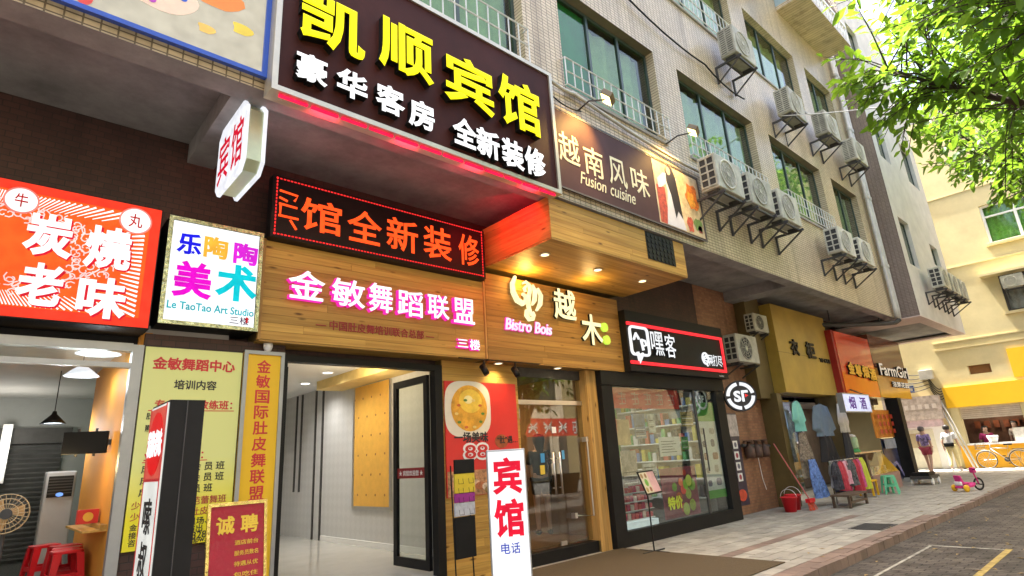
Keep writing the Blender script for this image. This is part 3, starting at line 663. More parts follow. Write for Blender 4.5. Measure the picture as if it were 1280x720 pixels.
# swirling scroll ornament
orn = B()
for k in range(190):
    a = 2*math.pi*k/190+.03*math.sin(k); rr = .92+.16*math.sin(k*2.3); u = c0+.98*rr*math.cos(a)*.92; v = c1+.40*rr*math.sin(a); s_ = random.uniform(.035, .06); ph_ = random.uniform(0, 6.28)
    pts = [(u+s_*(1-t/9)*math.cos(ph_+t*.75), v+s_*(1-t/9)*math.sin(ph_+t*.75)) for t in range(8)]
    ribbon(orn, rf, pts, .010, .0095, .0125)
for k in range(40):
    a = 2*math.pi*k/40; u = c0+.86*math.cos(a); v = c1+.36*math.sin(a)+.02*math.sin(5*a)
    pts = [(u+.07*math.cos(a+.2*t)*t/4, v+.05*math.sin(a+.5*t)*t/4) for t in range(5)]
    ribbon(orn, rf, pts, .013, .0095, .0125)
stuff(orn.build('scroll_ornament', pinkw, rb))
for ch, cx, cy, wp_, hp_ in (('炭', 62, 294, 62, 54), ('燒', 136, 310, 58, 54), ('老', 50, 355, 58, 54), ('味', 128, 372, 62, 52)):
    x, z, w_, h_ = fit(6.4, cx, cy, wp_, hp_)
    text('character_shadow', ch, rf, x+.015, z-.015, em('deep_red_lit', (.75, .01, .03), .9), rb, w_, h_, .003, .013, .045)
    text('character', ch, rf, x, z, wl_, rb, w_, h_, .004, .018, .035)
for ch, cx, cy in (('牛', 27, 250), ('丸', 170, 276)):
    x, z, w_, h_ = fit(6.4, cx, cy, 31, 31); flat('seal', rf, circ(x, z, h_/2+.01, 26), em('seal_rim_lit', (.9, .25, .2), 1), rb, .014); flat('seal_face', rf, circ(x, z, h_/2-.005, 26), wl_, rb, .0165)
    text('character', ch, rf, x, z, em('dark_red_lit', (.6, .02, .02), .8), rb, w_*.55, h_*.55, .003, .018, .012)
at = thing('art_studio_light_box', 'white light box with multicoloured art studio characters and tinsel edge', 'sign', (1.6, 6.42, 3.0))
B().box(1.14, 6.43, 3.05, 2.09, 6.88, 4.2).build('casing', M['blackp'], at)
framed('foil', 1.135, 2.095, 3.045, 4.205, 6.43, at, pm('gold_green_foil', (.55, .56, .30), .2, .8, 22, 1.0, .9, bscale=45), .04, .02)
tf = WY(6.43); flat('light_face', tf, rect(1.18, 3.09, 2.05, 4.16), em('white_box_face', (.97, 1, 1), 1.15), at, .006, .005)
def lit(n, c, k=.95): return em(n, c, k)
for ch, cx, cy, wp_, hp_, cc in (('乐', 237, 305, 31, 27, (.01, .01, .8)), ('陶', 270, 310, 30, 27, (1, .52, .05)), ('陶', 307, 318, 30, 27, (.75, .02, .75)), ('美', 241, 350, 50, 46, (.85, .0, .65)), ('术', 296, 354, 52, 46, (.0, .62, .72))):
    x, z, w_, h_ = fit(6.43, cx, cy, wp_, hp_); text('character', ch, tf, x, z, lit('print_%d%d' % (cx, cy), cc), at, w_, h_, .003, .007, .035)
x, z, w_, h_ = fit(6.43, 265, 386, 108, 11); text('lettering', 'Le TaoTao Art Studio', tf, x, z, lit('print_teal', (.0, .42, .5)), at, w_, .085, .003, .007, .02)
x, z, w_, h_ = fit(6.43, 299, 401, 26, 9); text('lettering', '三楼', tf, x, z, lit('print_dark', (.06, .03, .08)), at, .2, .085, .003, .007, .01)
flat('star', tf, [(1.385+.028*(1 if k % 2 == 0 else .42)*math.sin(k*math.pi/5), 3.835+.028*(1 if k % 2 == 0 else .42)*math.cos(k*math.pi/5)) for k in range(10)], lit('print_star', (.01, .01, .8)), at, .010)
flat('arrow', tf, [(1.965, 3.13), (1.985, 3.13), (1.985, 3.17), (2.0, 3.17), (1.975, 3.2), (1.95, 3.17), (1.965, 3.17)], lit('print_arrow', (.7, .02, .02)), at, .010)

# ------------------------------------------------------------------ wooden fascia: dance school and restaurant
df = thing('dance_school_fascia', 'pine plank fascia board with pink edged lit characters', 'sign', (3.7, 6.5, 3.0))
B().box(2.14, 6.53, 2.99, 5.40, 6.86, 4.17).build('backing', M['gold_dark'], df)
planks(WY(6.53), 2.14, 5.40, 2.99, 4.17, 12, df, M['pine'], .024, 0, joints=True)
for x in (2.12, 5.40): B().box(x, 6.48, 2.98, x+.03, 6.53, 4.18).build('edge_strip', M['pine_v'], df)
planks(Fr((0, 6.5, 2.985), (1, 0, 0), (0, 1, 0)), 2.14, 5.40, .0, .36, 4, df, M['pine'], -.02)
mag = em('magenta_halo', (1, .03, .45), 1.1); dw = WY(6.50)
for ch, cx, cy, wp_, hp_ in (('金', 383, 357, 46, 36), ('敏', 435, 367, 42, 34), ('舞', 475, 373, 30, 36), ('蹈', 512, 380, 32, 32), ('联', 547, 384, 27, 30), ('盟', 579, 389, 26, 31)):
    x, z, w_, h_ = fit(6.45, cx, cy, wp_, hp_); text('halo', ch, dw, x, z, mag, df, w_*1.03, h_*1.03, .02, .006, .032); text('character', ch, dw, x, z, white_e, df, w_, h_, .05, .03, .014, side=mag)
for ch, cx, cy in (('三', 579, 429), ('楼', 594, 431)):
    x, z, w_, h_ = fit(6.45, cx, cy, 13, 13); text('halo', ch, dw, x, z, mag, df, w_*1.1, h_*(.9 if ch == '三' else 1.1), .012, .006, .045); text('character', ch, dw, x, z, white_e, df, w_, h_*(.75 if ch == '三' else 1), .03, .02, .02, side=mag)
x, z, w_, h_ = fit(6.5, 474, 413, 146, 8); text('lettering', '— 中国肚皮舞培训联合总部 —', dw, x, z, pm('dark_red_print', (.33, .03, .03), .5), df, w_, None, .006, .003, .012)
ld = thing('led_ticker', 'black dot matrix ticker showing scrolling orange red characters', 'sign', (3.7, 6.35, 4.14))
B().box(2.14, 6.36, 4.175, 5.36, 6.5, 4.96).build('casing', M['black'], ld)
B().box(2.3, 6.5, 4.3, 5.2, 6.895, 4.8).build('mounting', M['black'], ld)
led_o = em('led_orange', (1, .075, .012), 1.8); led_r = em('led_red_dot', (1, .03, .03), 1.3); lfw = WY(6.36)
for ch, cx, cy, wp_, hp_ in (('馆', 402, 271, 52, 40), ('全', 456, 284, 44, 40), ('新', 503, 294, 40, 40), ('装', 547, 304, 36, 40), ('修', 586, 313, 26, 38)):
    x, z, w_, h_ = fit(6.36, cx, cy, wp_, hp_); text('character', ch, lfw, x, z, led_o, ld, w_*.98, h_, .004, .003, .014)
x, z, w_, h_ = fit(6.36, 361, 262, 22, 36)
ex = B()
for pts in ([(-.12, .22), (.1, .2), (.06, .12)], [(-.12, .13), (-.02, .1)], [(-.12, .05), (.1, .04)], [(-.1, .05), (-.1, -.1), (.08, -.1)], [(-.12, -.1), (.12, -.1)], [(.02, -.13), (.1, -.24)]):
    ribbon(ex, lfw, [(x+a, z+c) for a, c in pts], .028, .003, .007)
ex.build('character', led_o, ld)
dots = B(); n = 74
for k in range(n):
    u = 2.19+3.12*k/(n-1)
    for v in (4.215, 4.925): dots.prism(lfw, rect(u-.013, v-.008, u+.013, v+.008), .001, .005)
for k in range(17):
    v = 4.215+.71*k/16
    for u in (2.19, 5.31): dots.prism(lfw, rect(u-.008, v-.014, u+.008, v+.014), .0012, .0052)
stuff(dots.build('dot_border', led_r, ld))
# black grid of the unlit dots is a fine bump only
bf = thing('restaurant_fascia', 'brown pine plank fascia with glowing logo, two cream characters and green dots', 'sign', (7.1, 6.5, 3.0))
B().box(5.46, 6.53, 2.98, 8.74, 6.86, 4.34).build('backing', M['gold_dark'], bf)
planks(WY(6.53), 5.46, 8.74, 2.98, 4.34, 14, bf, M['pine_brown'], .024, 0, joints=True)
planks(Fr((0, 6.5, 2.975), (1, 0, 0), (0, 1, 0)), 5.46, 8.74, .0, .36, 4, bf, M['pine_brown'], -.02)
cre = em('cream_letter_face', (1, .93, .52), 1.2); grn = em('lime_dot_face', (.62, .9, .08), 1.1); mg2 = em('magenta_letter', (1, .12, .62), 1.2); bw_ = WY(6.5)
for ch, cx, cy, wp_, hp_ in (('越', 706, 381, 28, 38), ('木', 740, 412, 26, 38)):
    x, z, w_, h_ = fit(6.45, cx, cy, wp_, hp_); text('character', ch, bw_, x, z, cre, bf, w_, h_, .05, .01, .022, side=letter_side)
x, z, w_, h_ = fit(6.45, 663, 408, 58, 15); text('lettering', 'Bistro Bois', bw_, x, z, mag, bf, w_*1.03, .21, .012, .006, .04, .2); text('lettering', 'Bistro Bois', bw_, x, z, em('pink_letter', (1, .75, .95), 1.1), bf, w_, .19, .03, .01, .012, .2)
for cx, cy in ((756, 409), (759, 425)):
    x, z, w_, h_ = fit(6.45, cx, cy, 11, 12); B().prism(bw_, circ(x, z, .085, 20), .01, .06).build('dot', grn, bf)
# curled bird-like logo from swelling strokes
lx, lz, lw, lh = fit(6.45, 660, 373, 36, 50)
def lg(p): return (lx+(p[0]-.5)*lw, lz+(p[1]-.5)*lh)
lo = B()
for pts, wd in (([(.13, 1), (.02, .8), (.03, .6), (.15, .42), (.32, .36), (.46, .44), (.44, .56), (.34, .6)], [.05, .09, .11, .12, .11, .09, .07, .05]),
                ([(.38, .86), (.48, .92), (.6, .86), (.62, .72), (.56, .55), (.52, .38), (.54, .24), (.62, .1)], [.03, .05, .06, .07, .07, .09, .08, .05]),
                ([(.5, .82), (.42, .74), (.46, .66)], [.03, .06, .04]), ([(.72, .88), (.8, .72), (.76, .5), (.66, .36)], [.03, .09, .09, .03]), ([(.9, .82), (1.0, .64), (.95, .42), (.8, .24)], [.03, .09, .09, .03]),
                ([(.46, .22), (.44, .08), (.52, .0), (.64, .02), (.7, .12), (.66, .2)], [.07, .09, .09, .08, .06, .03])):
    ribbon(lo, bw_, [lg(p) for p in pts], [k*lw*1.25 for k in wd], .01, .05)
lo.build('logo', cre, bf)
# canopy box
cb = thing('wooden_canopy', 'pine clad canopy box with downlights projecting over the restaurant fascia', 'canopy', (7.2, 5.8, 4.44))
B().box(5.50, 5.07, 4.47, 8.92, 6.88, 5.06).build('box', M['gold_dark'], cb)
planks(WY(5.07), 5.48, 8.94, 4.45, 5.065, 6, cb, M['pine'], .022, 0, joints=True)
planks(WX(5.50), -6.86, -5.05, 4.45, 5.065, 6, cb, M['pine_y'], .022)
planks(Fr((0, 5.05, 4.445), (1, 0, 0), (0, 1, 0)), 5.48, 8.94, .0, 1.45, 15, cb, M['pine'], .022, -.022)
vent = B()
for i in range(7):
    for j in range(5): vent.prism(WY(5.045), circ(7.84+i*.115, 4.62+j*.095, .042, 10), .001, .012)
stuff(vent.build('vent_holes', M['black'], cb)); B().prism(WY(5.045), rect(7.77, 4.565, 8.6, 5.06), .0, .0035).build('vent_plate', M['blackp'], cb)
def downlight(name, label, x, y, z, col=(1, .85, .55), en=14, spot=100, r=.06, k=5):
    t = thing(name, label, 'downlight', (x, y, z))
    B().lathe([(r+.018, -.012), (r+.018, 0), (r, 0), (r, -.012)], (x, y, z), n=18, cap=False).build('trim', M['white'], t, smooth=True)
    B().lathe([(.001, -.006), (r, -.006)], (x, y, z), n=18, cap=False).build('bulb', em('downlight_%.1f_%d' % (col[2], k), col, k), t)
    if en: lamp('downlight_beam', 'SPOT', (x, y, z-.02), en, col, t, r, (x, y, z-1), R(spot), .9)
for cx, cy, lb, e in ((681, 318, 'dim downlight in the canopy soffit nearest the red lit side', 25), (747, 337, 'lit downlight in the middle of the canopy soffit', 45), (803, 351, 'lit downlight at the vent end of the canopy soffit', 45)):
    p = on('z', 4.42, cx, cy); downlight('downlight', lb, p.x, p.y, 4.42, (1, .74, .36), e, 140)
lamp('red_led_wash', 'AREA', (5.15, 5.55, 4.98), 7, (1, .0, .02), ks_, .5, (5.5, 5.8, 4.7))
lamp('canopy_fill_light', 'POINT', (6.15, 6.3, 4.28), 11, (1, .5, .11), cb, .12)  # added light with no fitting, warms fascia and canopy slats
lamp('canopy_fill_light', 'POINT', (7.4, 6.0, 4.22), 6, (1, .6, .2), cb, .12)  # second added light with no fitting, further along the canopy

# ------------------------------------------------------------------ left shop (roast food) interior and front
ls = thing('roast_shop', 'open fronted eating shop with orange side wall and aluminium frame', 'shop', (-.5, 6.7, 0))
FL = .45
B().box(-3.5, 6.7, 0, 1.03, 12.6, FL).build('floor', pm('grey_floor_tile', (.09, .09, .085), .25, .2, 3), ls)
B().box(-3.5, 6.75, 3.0, 1.9, 12.7, 3.08).build('ceiling', pm('grey_ceiling', (.45, .44, .42), .8, .1, 2), ls)
B().box(-3.5, 12.6, 0, 2.2, 12.7, 3.08).build('back_wall', pm('shop_grey_wall', (.28, .29, .28), .8, .1, 2), ls)
B().box(1.06, 6.72, 0, 1.16, 9.6, 3.0).build('side_wall', pm('orange_wall_paint', (.72, .30, .03), .7, .06, 2), ls)
B().box(1.9, 9.6, 0, 2.0, 12.6, 3.0).build('recess_wall', pm('green_wall_paint', (.12, .30, .12), .7, .1, 2), ls)
B().box(-3.6, 6.7, 0, -3.5, 12.7, 3.08).build('left_wall', MATS['shop_grey_wall'], ls)
B().box(1.17, 9.55, 0, 2.0, 9.62, 3.0).build('return_wall', MATS['shop_grey_wall'], ls)
B().box(-3.5, 6.86, 2.86, 1.08, 6.9, 3.0).build('fascia_strip', M['blackp'], ls)
B().box(.99, 6.62, 0, 1.085, 6.72, 2.85).build('post', M['alu'], ls)
B().box(-3.5, 6.62, 2.78, .99, 6.72, 2.86).build('head_rail', M['alu'], ls)
B().box(-3.5, 6.63, 2.62, .99, 6.71, 2.67).build('transom', M['alu'], ls)
B().box(-3.5, 6.66, 2.67, .99, 6.668, 2.78).build('transom_glass', M['glass'], ls)
sh = B()
for k in range(24): z = FL+k*.075; sh.quad((-1.6, 12.57, z), (1.05, 12.57, z), (1.05, 12.50, z+.05), (-1.6, 12.50, z+.05)).quad((-1.6, 12.50, z+.05), (1.05, 12.50, z+.05), (1.05, 12.57, z+.075), (-1.6, 12.57, z+.075))
B().box(-1.7, 12.48, 2.25, 1.15, 12.59, 2.5).build('shutter_box', M['iron'], ls)
stuff(sh.build('roller_shutter', pm('shutter_metal', (.24, .24, .235), .35, .15, 4, 0, .6), ls))
B().box(1.0, 7.25, 1.12, 1.058, 8.6, 1.16).build('shelf', M['pine_y'], ls)
B().box(.86, 7.25, 1.10, 1.058, 8.6, 1.12).build('shelf_board', M['pine_y'], ls)
def pendant(label, x, y, z, r, dark, en):
    t = thing('pendant_lamp', label, 'lamp', (x, y, z), group=None)
    B().tube([(x, y, z+.14), (x, y, 3.0)], .006, 5).build('cord', M['black'], t)
    B().lathe([(.02, .16), (.03, .12), (r*.55, .07), (r, 0), (r-.01, 0)], (x, y, z), n=24, cap=False).build('shade', M['black'] if dark else em('white_glass_shade', (.9, .95, 1), .9), t, smooth=True)
    B().lathe([(.001, .012), (r*.8, .012)], (x, y, z), n=24, cap=False).build('bulb', em('cool_bulb', (.85, .95, 1), 4), t)
    lamp('pendant_light', 'POINT', (x, y, z-.05), en, (.9, .95, 1), t, .08)
pendant('wide white glowing pendant nearest the shop opening', .77, 7.1, 2.82, .2, False, 4)
pendant('white glowing pendant behind the nearer one', .74, 8.0, 2.72, .17, False, 5)
pendant('black cone pendant lamp in front of the roller shutter', .66, 9.5, 2.32, .14, True, 10)
lamp('orange_glow', 'POINT', (.62, 7.7, 1.75), 4.5, (1, .75, .35), ls, .05)
ft = thing('fluorescent_tube', 'upright white fluorescent tube glowing on the back wall of the eating shop', 'lamp', (.02, 12.3, 1.6))
B().tube([(.28, 12.3, 1.7), (.32, 12.3, 2.5)], .025, 8).build('tube', em('tube_white', (.9, .97, 1), 3), ft); B().box(.24, 12.34, 1.65, .36, 12.38, 2.55).build('batten', M['white'], ft)
lamp('tube_light', 'POINT', (.2, 11.6, 2.3), 14, (1, .95, .85), ft, .2)
tv = thing('television', 'flat black television on a swing bracket against the orange wall', 'television', (.86, 7.7, 2.0))
T = Matrix.Translation((.84, 7.75, 1.98)) @ Matrix.Rotation(R(-20), 4, 'Z')
B().box(-.2, -.02, -.115, .2, .02, .115).xf(T).build('screen', pm('tv_black', (.004, .004, .005), .4, spec=.15), tv, bevel=.005)
B().box(-.02, .02, -.03, .26, .06, .03).xf(T).build('bracket', M['iron'], tv); B().box(-.09, .021, -.14, -.07, .045, .15).box(.07, .021, -.14, .09, .045, .15).xf(T).build('mount', M['iron'], tv)
gb = thing('gift_box', 'small red and gold box on the shelf of the orange wall', 'box', (.95, 7.75, 1.16))
B().box(.86, 7.72, 1.163, 1.04, 7.84, 1.30).build('box', pm('bright_red_card', (.6, .03, .02), .5), gb); flat('emblem', WY(7.72), circ(.95, 1.23, .045, 18), pm('gold_print', (.75, .45, .05), .4), gb, .004)
sa = thing('standing_air_conditioner', 'grey floor standing air conditioner with dark louvres beside the roller shutter', 'air conditioner', (.9, 10, FL))
B().box(.70, 9.78, FL, 1.02, 10.08, 1.74).build('cabinet', pm('grey_appliance', (.36, .36, .35), .45, .06, 4), sa, bevel=.02)
B().box(.73, 9.765, 1.42, .99, 9.779, 1.68).build('louvre_recess', M['black'], sa)
for k in range(6): B().box(.735, 9.75, 1.46+k*.036, .985, 9.764, 1.472+k*.036).build('louvre', M['iron'], sa)
flat('display', WY(9.765), circ(.86, 1.45, .04, 16, .025), em('blue_display', (.2, .4, 1), 1.2), sa, .02)
pf_ = thing('electric_fan', 'beige pedestal fan with round wire guard inside the eating shop', 'fan', (.30, 7.25, FL))
fc = (.27, 7.25, 1.34)
B().lathe([(.12, 0), (.12, .03), (.02, .05)], (.28, 7.33, FL), n=18).tube([(.28, 7.33, FL+.04), (.28, 7.33, 1.3)], .016, 8).build('stand', M['iron'], pf_)
gd = B()
for q, yy in ((.17, 0), (.13, -.03), (.085, -.045), (.17, .06)): gd.torus((fc[0], fc[1]+yy, fc[2]), q, .004, 'y', 26, 4)
for k in range(26): a = 2*math.pi*k/26; gd.tube([(fc[0]+.04*math.cos(a), fc[1]-.05, fc[2]+.04*math.sin(a)), (fc[0]+.13*math.cos(a), fc[1]-.03, fc[2]+.13*math.sin(a)), (fc[0]+.17*math.cos(a), fc[1], fc[2]+.17*math.sin(a))], .0025, 4)
gd.build('guard', pm('beige_wire', (.62, .48, .28), .4), pf_)
bl = B()
for k in range(3):
    a0 = 2*math.pi*k/3; bl.prism(WY(fc[1]+.02), [(fc[0]+.03*math.cos(a0), fc[2]+.03*math.sin(a0)), (fc[0]+.14*math.cos(a0-.3), fc[2]+.14*math.sin(a0-.3)), (fc[0]+.15*math.cos(a0+.5), fc[2]+.15*math.sin(a0+.5)), (fc[0]+.04*math.cos(a0+1.2), fc[2]+.04*math.sin(a0+1.2))], 0, .006)
bl.build('blades', pm('amber_plastic', (.55, .33, .12), .4), pf_)
B().lathe([(.045, -.06), (.045, .1)], fc, 'y', 16).build('hub', M['iron'], pf_)
rp = pm('red_plastic', (.62, .012, .02), .35, .06, 6)
def make_stool(name, label, mat, h_=.46, wtop=.13, wbot=.17):
    t = thing(name, label, 'stool')
    B().prism(Fr((0, 0, 0), (1, 0, 0), (0, 1, 0)), oct_(-wtop, -wtop, wtop, wtop, .03), h_-.03, h_).build('seat', mat, t, world=False, bevel=.006)
    for sx_ in (-1, 1):
        for sy_ in (-1, 1):
            b = B(); A = [(wtop-.012, wtop-.012), (wtop-.07, wtop-.012), (wtop-.07, wtop-.03), (wtop-.03, wtop-.03)]
            k = len(b.v)
            for z, s_ in ((h_-.028, 1.0), (0, wbot/wtop)):
                for (u, v) in ((wtop, wtop), (wtop-.07, wtop), (wtop-.07, wtop-.02), (wtop-.02, wtop-.02), (wtop-.02, wtop-.07), (wtop, wtop-.07)):
                    du, dv = wtop-u, wtop-v; b.v.append(Vector((sx_*(wtop*s_-du*(1 if z else .6)), sy_*(wtop*s_-dv*(1 if z else .6)), z)))
            for i in range(6): b.f.append((i, (i+1) % 6, 6+(i+1) % 6, 6+i))
            b.f.append((5, 4, 3, 2, 1, 0)); b.f.append((6, 7, 8, 9, 10, 11)); b.build('leg', mat, t, world=False)
    for a in range(4):
        b = B().box(-wtop*1.07, wtop*1.08-.008, h_*.42, wtop*1.07, wtop*1.08+.004, h_*.42+.05).xf(Matrix.Rotation(a*math.pi/2, 4, 'Z')); b.build('apron', mat, t, world=False)
    return t
ST = make_stool('plastic_stool', 'red plastic stool standing alone by the standing air conditioner', rp); ST.location = (.74, 9.1, FL); ST.rotation_euler.z = .2
for x, y, r_, lb in ((.84, 8.0, .1, 'red plastic stool by the orange wall nearest the shop opening'), (.88, 8.35, -.15, 'red plastic stool in the middle of the row by the orange wall'), (.90, 8.72, .2, 'red plastic stool at the inner end of the row by the orange wall')):
    dup(ST, (x, y, FL), r_, lb)
tag(B().box(-.6, 7.0, FL, .16, 7.6, 1.0).build('wooden_counter', M['pine_v']), 'low pine counter just inside the eating shop opening', 'counter')

# yellow green notice board and its neighbours
gp = thing('course_notice_board', 'yellow green printed notice board listing dance courses', 'notice board', (1.55, 6.6, .93))
m_, n_, l_, p_ = newmat('yellow_green_print'); g_ = n_.new('ShaderNodeNewGeometry'); s_ = n_.new('ShaderNodeSeparateXYZ'); mr_ = n_.new('ShaderNodeMapRange'); mr_.inputs[1].default_value = 1.2; mr_.inputs[2].default_value = 1.75
cr_ = n_.new('ShaderNodeValToRGB'); cr_.color_ramp.elements[0].color = (.82, .72, .02, 1); cr_.color_ramp.elements[1].color = (.72, .74, .26, 1)
l_.new(g_.outputs['Position'], s_.inputs[0]); l_.new(s_.outputs['Z'], mr_.inputs[0]); l_.new(mr_.outputs[0], cr_.inputs[0]); l_.new(cr_.outputs[0], p_.inputs['Base Color']); p_.inputs['Roughness'].default_value = .4
B().box(1.10, 6.62, .94, 2.02, 6.66, 2.84).build('board', m_, gp)
B().box(1.09, 6.66, 0, 2.5, 6.9, 2.98).build('backing_wall', M['brick_dark'], gp)
gf = WY(6.62); redp = pm('red_print', (.60, .03, .03), .5); blkp = pm('black_print', (.02, .02, .02), .5); mar = pm('maroon_print', (.40, .06, .04), .5)
for st, u, v, wd, mt, bo in (('金敏舞蹈中心', 1.56, 2.68, .78, redp, .03), ('培训内容', 1.58, 2.47, .4, blkp, .02), ('专业系统教练班：', 1.59, 2.27, .72, redp, .02), ('肚 皮 舞 教 练 班', 1.42, 2.155, .5, blkp, .012), ('爵 士 舞 教 练 班', 1.42, 2.04, .5, blkp, .012), ('瑜 伽 教 练 班', 1.42, 1.925, .42, blkp, .012),
                              ('业余兴趣班：', 1.45, 1.775, .52, redp, .02), ('成人肚皮舞会 员 班', 1.55, 1.66, .74, blkp, .012), ('成人爵士舞会 员 班', 1.55, 1.555, .74, blkp, .012), ('成人瑜伽会 员 班', 1.50, 1.45, .64, blkp, .012),
                              ('少儿芭蕾舞班', 1.72, 1.335, .48, mar, .008), ('少儿肚皮舞班', 1.72, 1.235, .48, mar, .008), ('少', 1.17, 1.335, .07, mar, .008), ('少', 1.17, 1.235, .07, mar, .008), ('专业提供租场、', 1.56, 1.145, .48, blkp, .01), ('包场', 1.91, 1.145, .14, blkp, .01), ('承接商业演出', 1.55, 1.075, .42, blkp, .01), ('13332828', 1.72, 1.015, .34, blkp, .01), ('金', 1.17, 1.145, .06, blkp, .01), ('接', 1.17, 1.075, .06, blkp, .01), ('咨', 1.17, 1.01, .06, blkp, .01), ('www.mdpw.cn', 1.66, .965, .4, blkp, .01)):
    text('lettering', st, gf, u, v, mt, gp, wd, None, .003, .002, bo)
for v, u1 in ((2.205, 1.97), (1.715, 1.75)): flat('underline', gf, rect(1.18, v, u1, v+.008), redp, gp)
yb_ = thing('vertical_yellow_board', 'tall narrow yellow board with red calligraphic characters in a white frame', 'notice board', (2.23, 6.55, .9))
B().box(2.04, 6.60, .2, 2.46, 6.658, 2.86).build('board', pm('orange_yellow_print', (.80, .48, .01), .45, .04, 2), yb_)
framed('frame', 2.03, 2.47, .19, 2.87, 6.60, yb_, M['alu'], .04, .02)
for k, ch in enumerate('金敏国际肚皮舞联盟'):
    text('character', ch, WY(6.60), 2.25, 2.70-k*.168, redp, yb_, .155, .145, .003, .002, .018)
dome = thing('dome_camera', 'small white dome camera under the dance school fascia', 'camera', (2.28, 6.6, 2.97))
B().lathe([(.05, 2.962), (.05, 2.92), (.035, 2.88), (.001, 2.865)], (2.28, 6.6, 0), n=16).build('dome', M['white'], dome, smooth=True)

# ------------------------------------------------------------------ hotel lobby
lb_ = thing('hotel_lobby', 'bright hotel entrance with black door frame and pale patterned walls', 'entrance', (3.6, 6.8, 0))
m_, n_, l_, p_ = newmat('patterned_wallpaper'); g_ = n_.new('ShaderNodeNewGeometry'); mp_ = n_.new('ShaderNodeMapping'); mp_.inputs['Rotation'].default_value = (R(45), 0, 0)
vo_ = n_.new('ShaderNodeTexChecker'); vo_.inputs['Scale'].default_value = 7; vo_.inputs['Color1'].default_value = (.56, .56, .55, 1); vo_.inputs['Color2'].default_value = (.53, .53, .52, 1)
l_.new(g_.outputs['Position'], mp_.inputs[0]); l_.new(mp_.outputs[0], vo_.inputs[0]); l_.new(vo_.outputs[0], p_.inputs['Base Color']); p_.inputs['Roughness'].default_value = .6
B().box(2.3, 6.78, 0, 5.7, 15.1, .15).build('floor', pm('pale_marble_floor', (.55, .54, .50), .12, .1, 1.5), lb_)
B().box(5.56, 6.95, .15, 5.7, 15, 3.3).build('side_wall', m_, lb_)
B().box(2.2, 6.95, .15, 2.34, 15, 3.3).build('side_wall', m_, lb_)
B().box(2.2, 15, 0, 5.7, 15.1, 3.3).build('rear_wall', m_, lb_)
B().box(2.2, 6.95, 3.3, 5.7, 15.1, 3.36).build('ceiling', pm('white_ceiling', (.75, .75, .73), .7, .03, 2), lb_)
B().box(5.0, 6.96, 3.12, 5.559, 11.5, 3.3).build('ceiling_cove', pm('cove_light_tint', (.75, .55, .2), .7), lb_)  # yellow light on the cove is put into its base colour
B().box(5.53, 9.5, .85, 5.559, 10.85, 3.1).build('wall_panel', pm('orange_wall_panel', (.75, .42, .07), .5, .1, 8), lb_)
for y0, y1, z0, z1 in ((9.44, 9.5, .79, 3.115), (10.85, 10.91, .79, 3.115)): B().box(5.52, y0, z0, 5.559, y1, z1).build('panel_frame', M['steel'], lb_)
for z0, z1 in ((.79, .85), (3.10, 3.115)): B().box(5.522, 9.5, z0, 5.558, 10.85, z1).build('panel_frame', M['steel'], lb_)
for i in range(4):
    for j in range(6): flat('panel_motif', WX(5.53), circ(-(9.66+i*.34+(.17 if j % 2 else 0)), 1.05+j*.36, .022, 8), pm('motif_brown', (.3, .12, .03), .5), lb_, .005)
for y, z0 in ((12.35, .15), (12.72, .15), (13.5, 1.1), (13.8, 1.1)): B().box(5.535, y, z0, 5.559, y+.06, 3.28).build('dark_strip', M['iron'], lb_)
B().box(5.53, 6.96, .15, 5.559, 9.3, .25).box(5.53, 9.3, .15, 5.559, 12.3, .25).build('skirting', M['white'], lb_)
fx = [(2.46, 2.56), (4.64, 4.76)]
for x0, x1 in fx: B().box(x0, 6.72, 0, x1, 6.86, 2.88).build('door_post', M['black'], lb_)
B().box(2.56, 6.72, 2.80, 4.64, 6.86, 2.88).build('door_head', M['black'], lb_)
B().box(2.56, 6.6, 0, 4.64, 6.9, .148).build('threshold', pm('grey_stone_step', (.40, .39, .36), .4), lb_)
leaf = B().box(4.60, 6.88, .2, 4.65, 6.97, 2.76).box(4.60, 7.70, .2, 4.65, 7.79, 2.76).box(4.60, 6.97, .2, 4.65, 7.70, .32).box(4.60, 6.97, 2.66, 4.65, 7.70, 2.76).build('door_leaf', M['black'], lb_)
B().box(4.62, 6.97, .32, 4.63, 7.70, 2.66).build('pane', M['glass'], leaf)
B().box(4.613, 6.975, 1.36, 4.619, 7.695, 1.5).build('sticker_band', pm('dark_red_vinyl', (.30, .01, .015), .5), leaf)
text('lettering', '★ 宾馆欢迎您 ★', WX(4.613), -7.335, 1.43, M['white'], leaf, .62, .075, .003, .001, .015)
lf2 = B().box(2.58, 6.88, .2, 2.63, 6.97, 2.76).box(2.58, 7.70, .2, 2.63, 7.79, 2.76).box(2.58, 6.97, .2, 2.63, 7.70, .32).box(2.58, 6.97, 2.66, 2.63, 7.70, 2.76).build('door_leaf', M['black'], lb_)
B().box(2.60, 6.97, .32, 2.61, 7.70, 2.66).build('pane', M['glass'], lf2)
for x, y, lbx in ((4.88, 11.8, 'recessed lobby ceiling light further in'), (4.68, 10.3, 'recessed lobby ceiling light just inside the hotel door'), (3.4, 12.6, 'recessed lobby ceiling light at the back of the lobby')):
    downlight('downlight', lbx, x, y, 3.3, (1, .96, .9), 60, 150, .09, 6)
lamp('cove_glow', 'POINT', (4.6, 9.0, 2.9), 16, (1, .8, .5), lb_, .1)

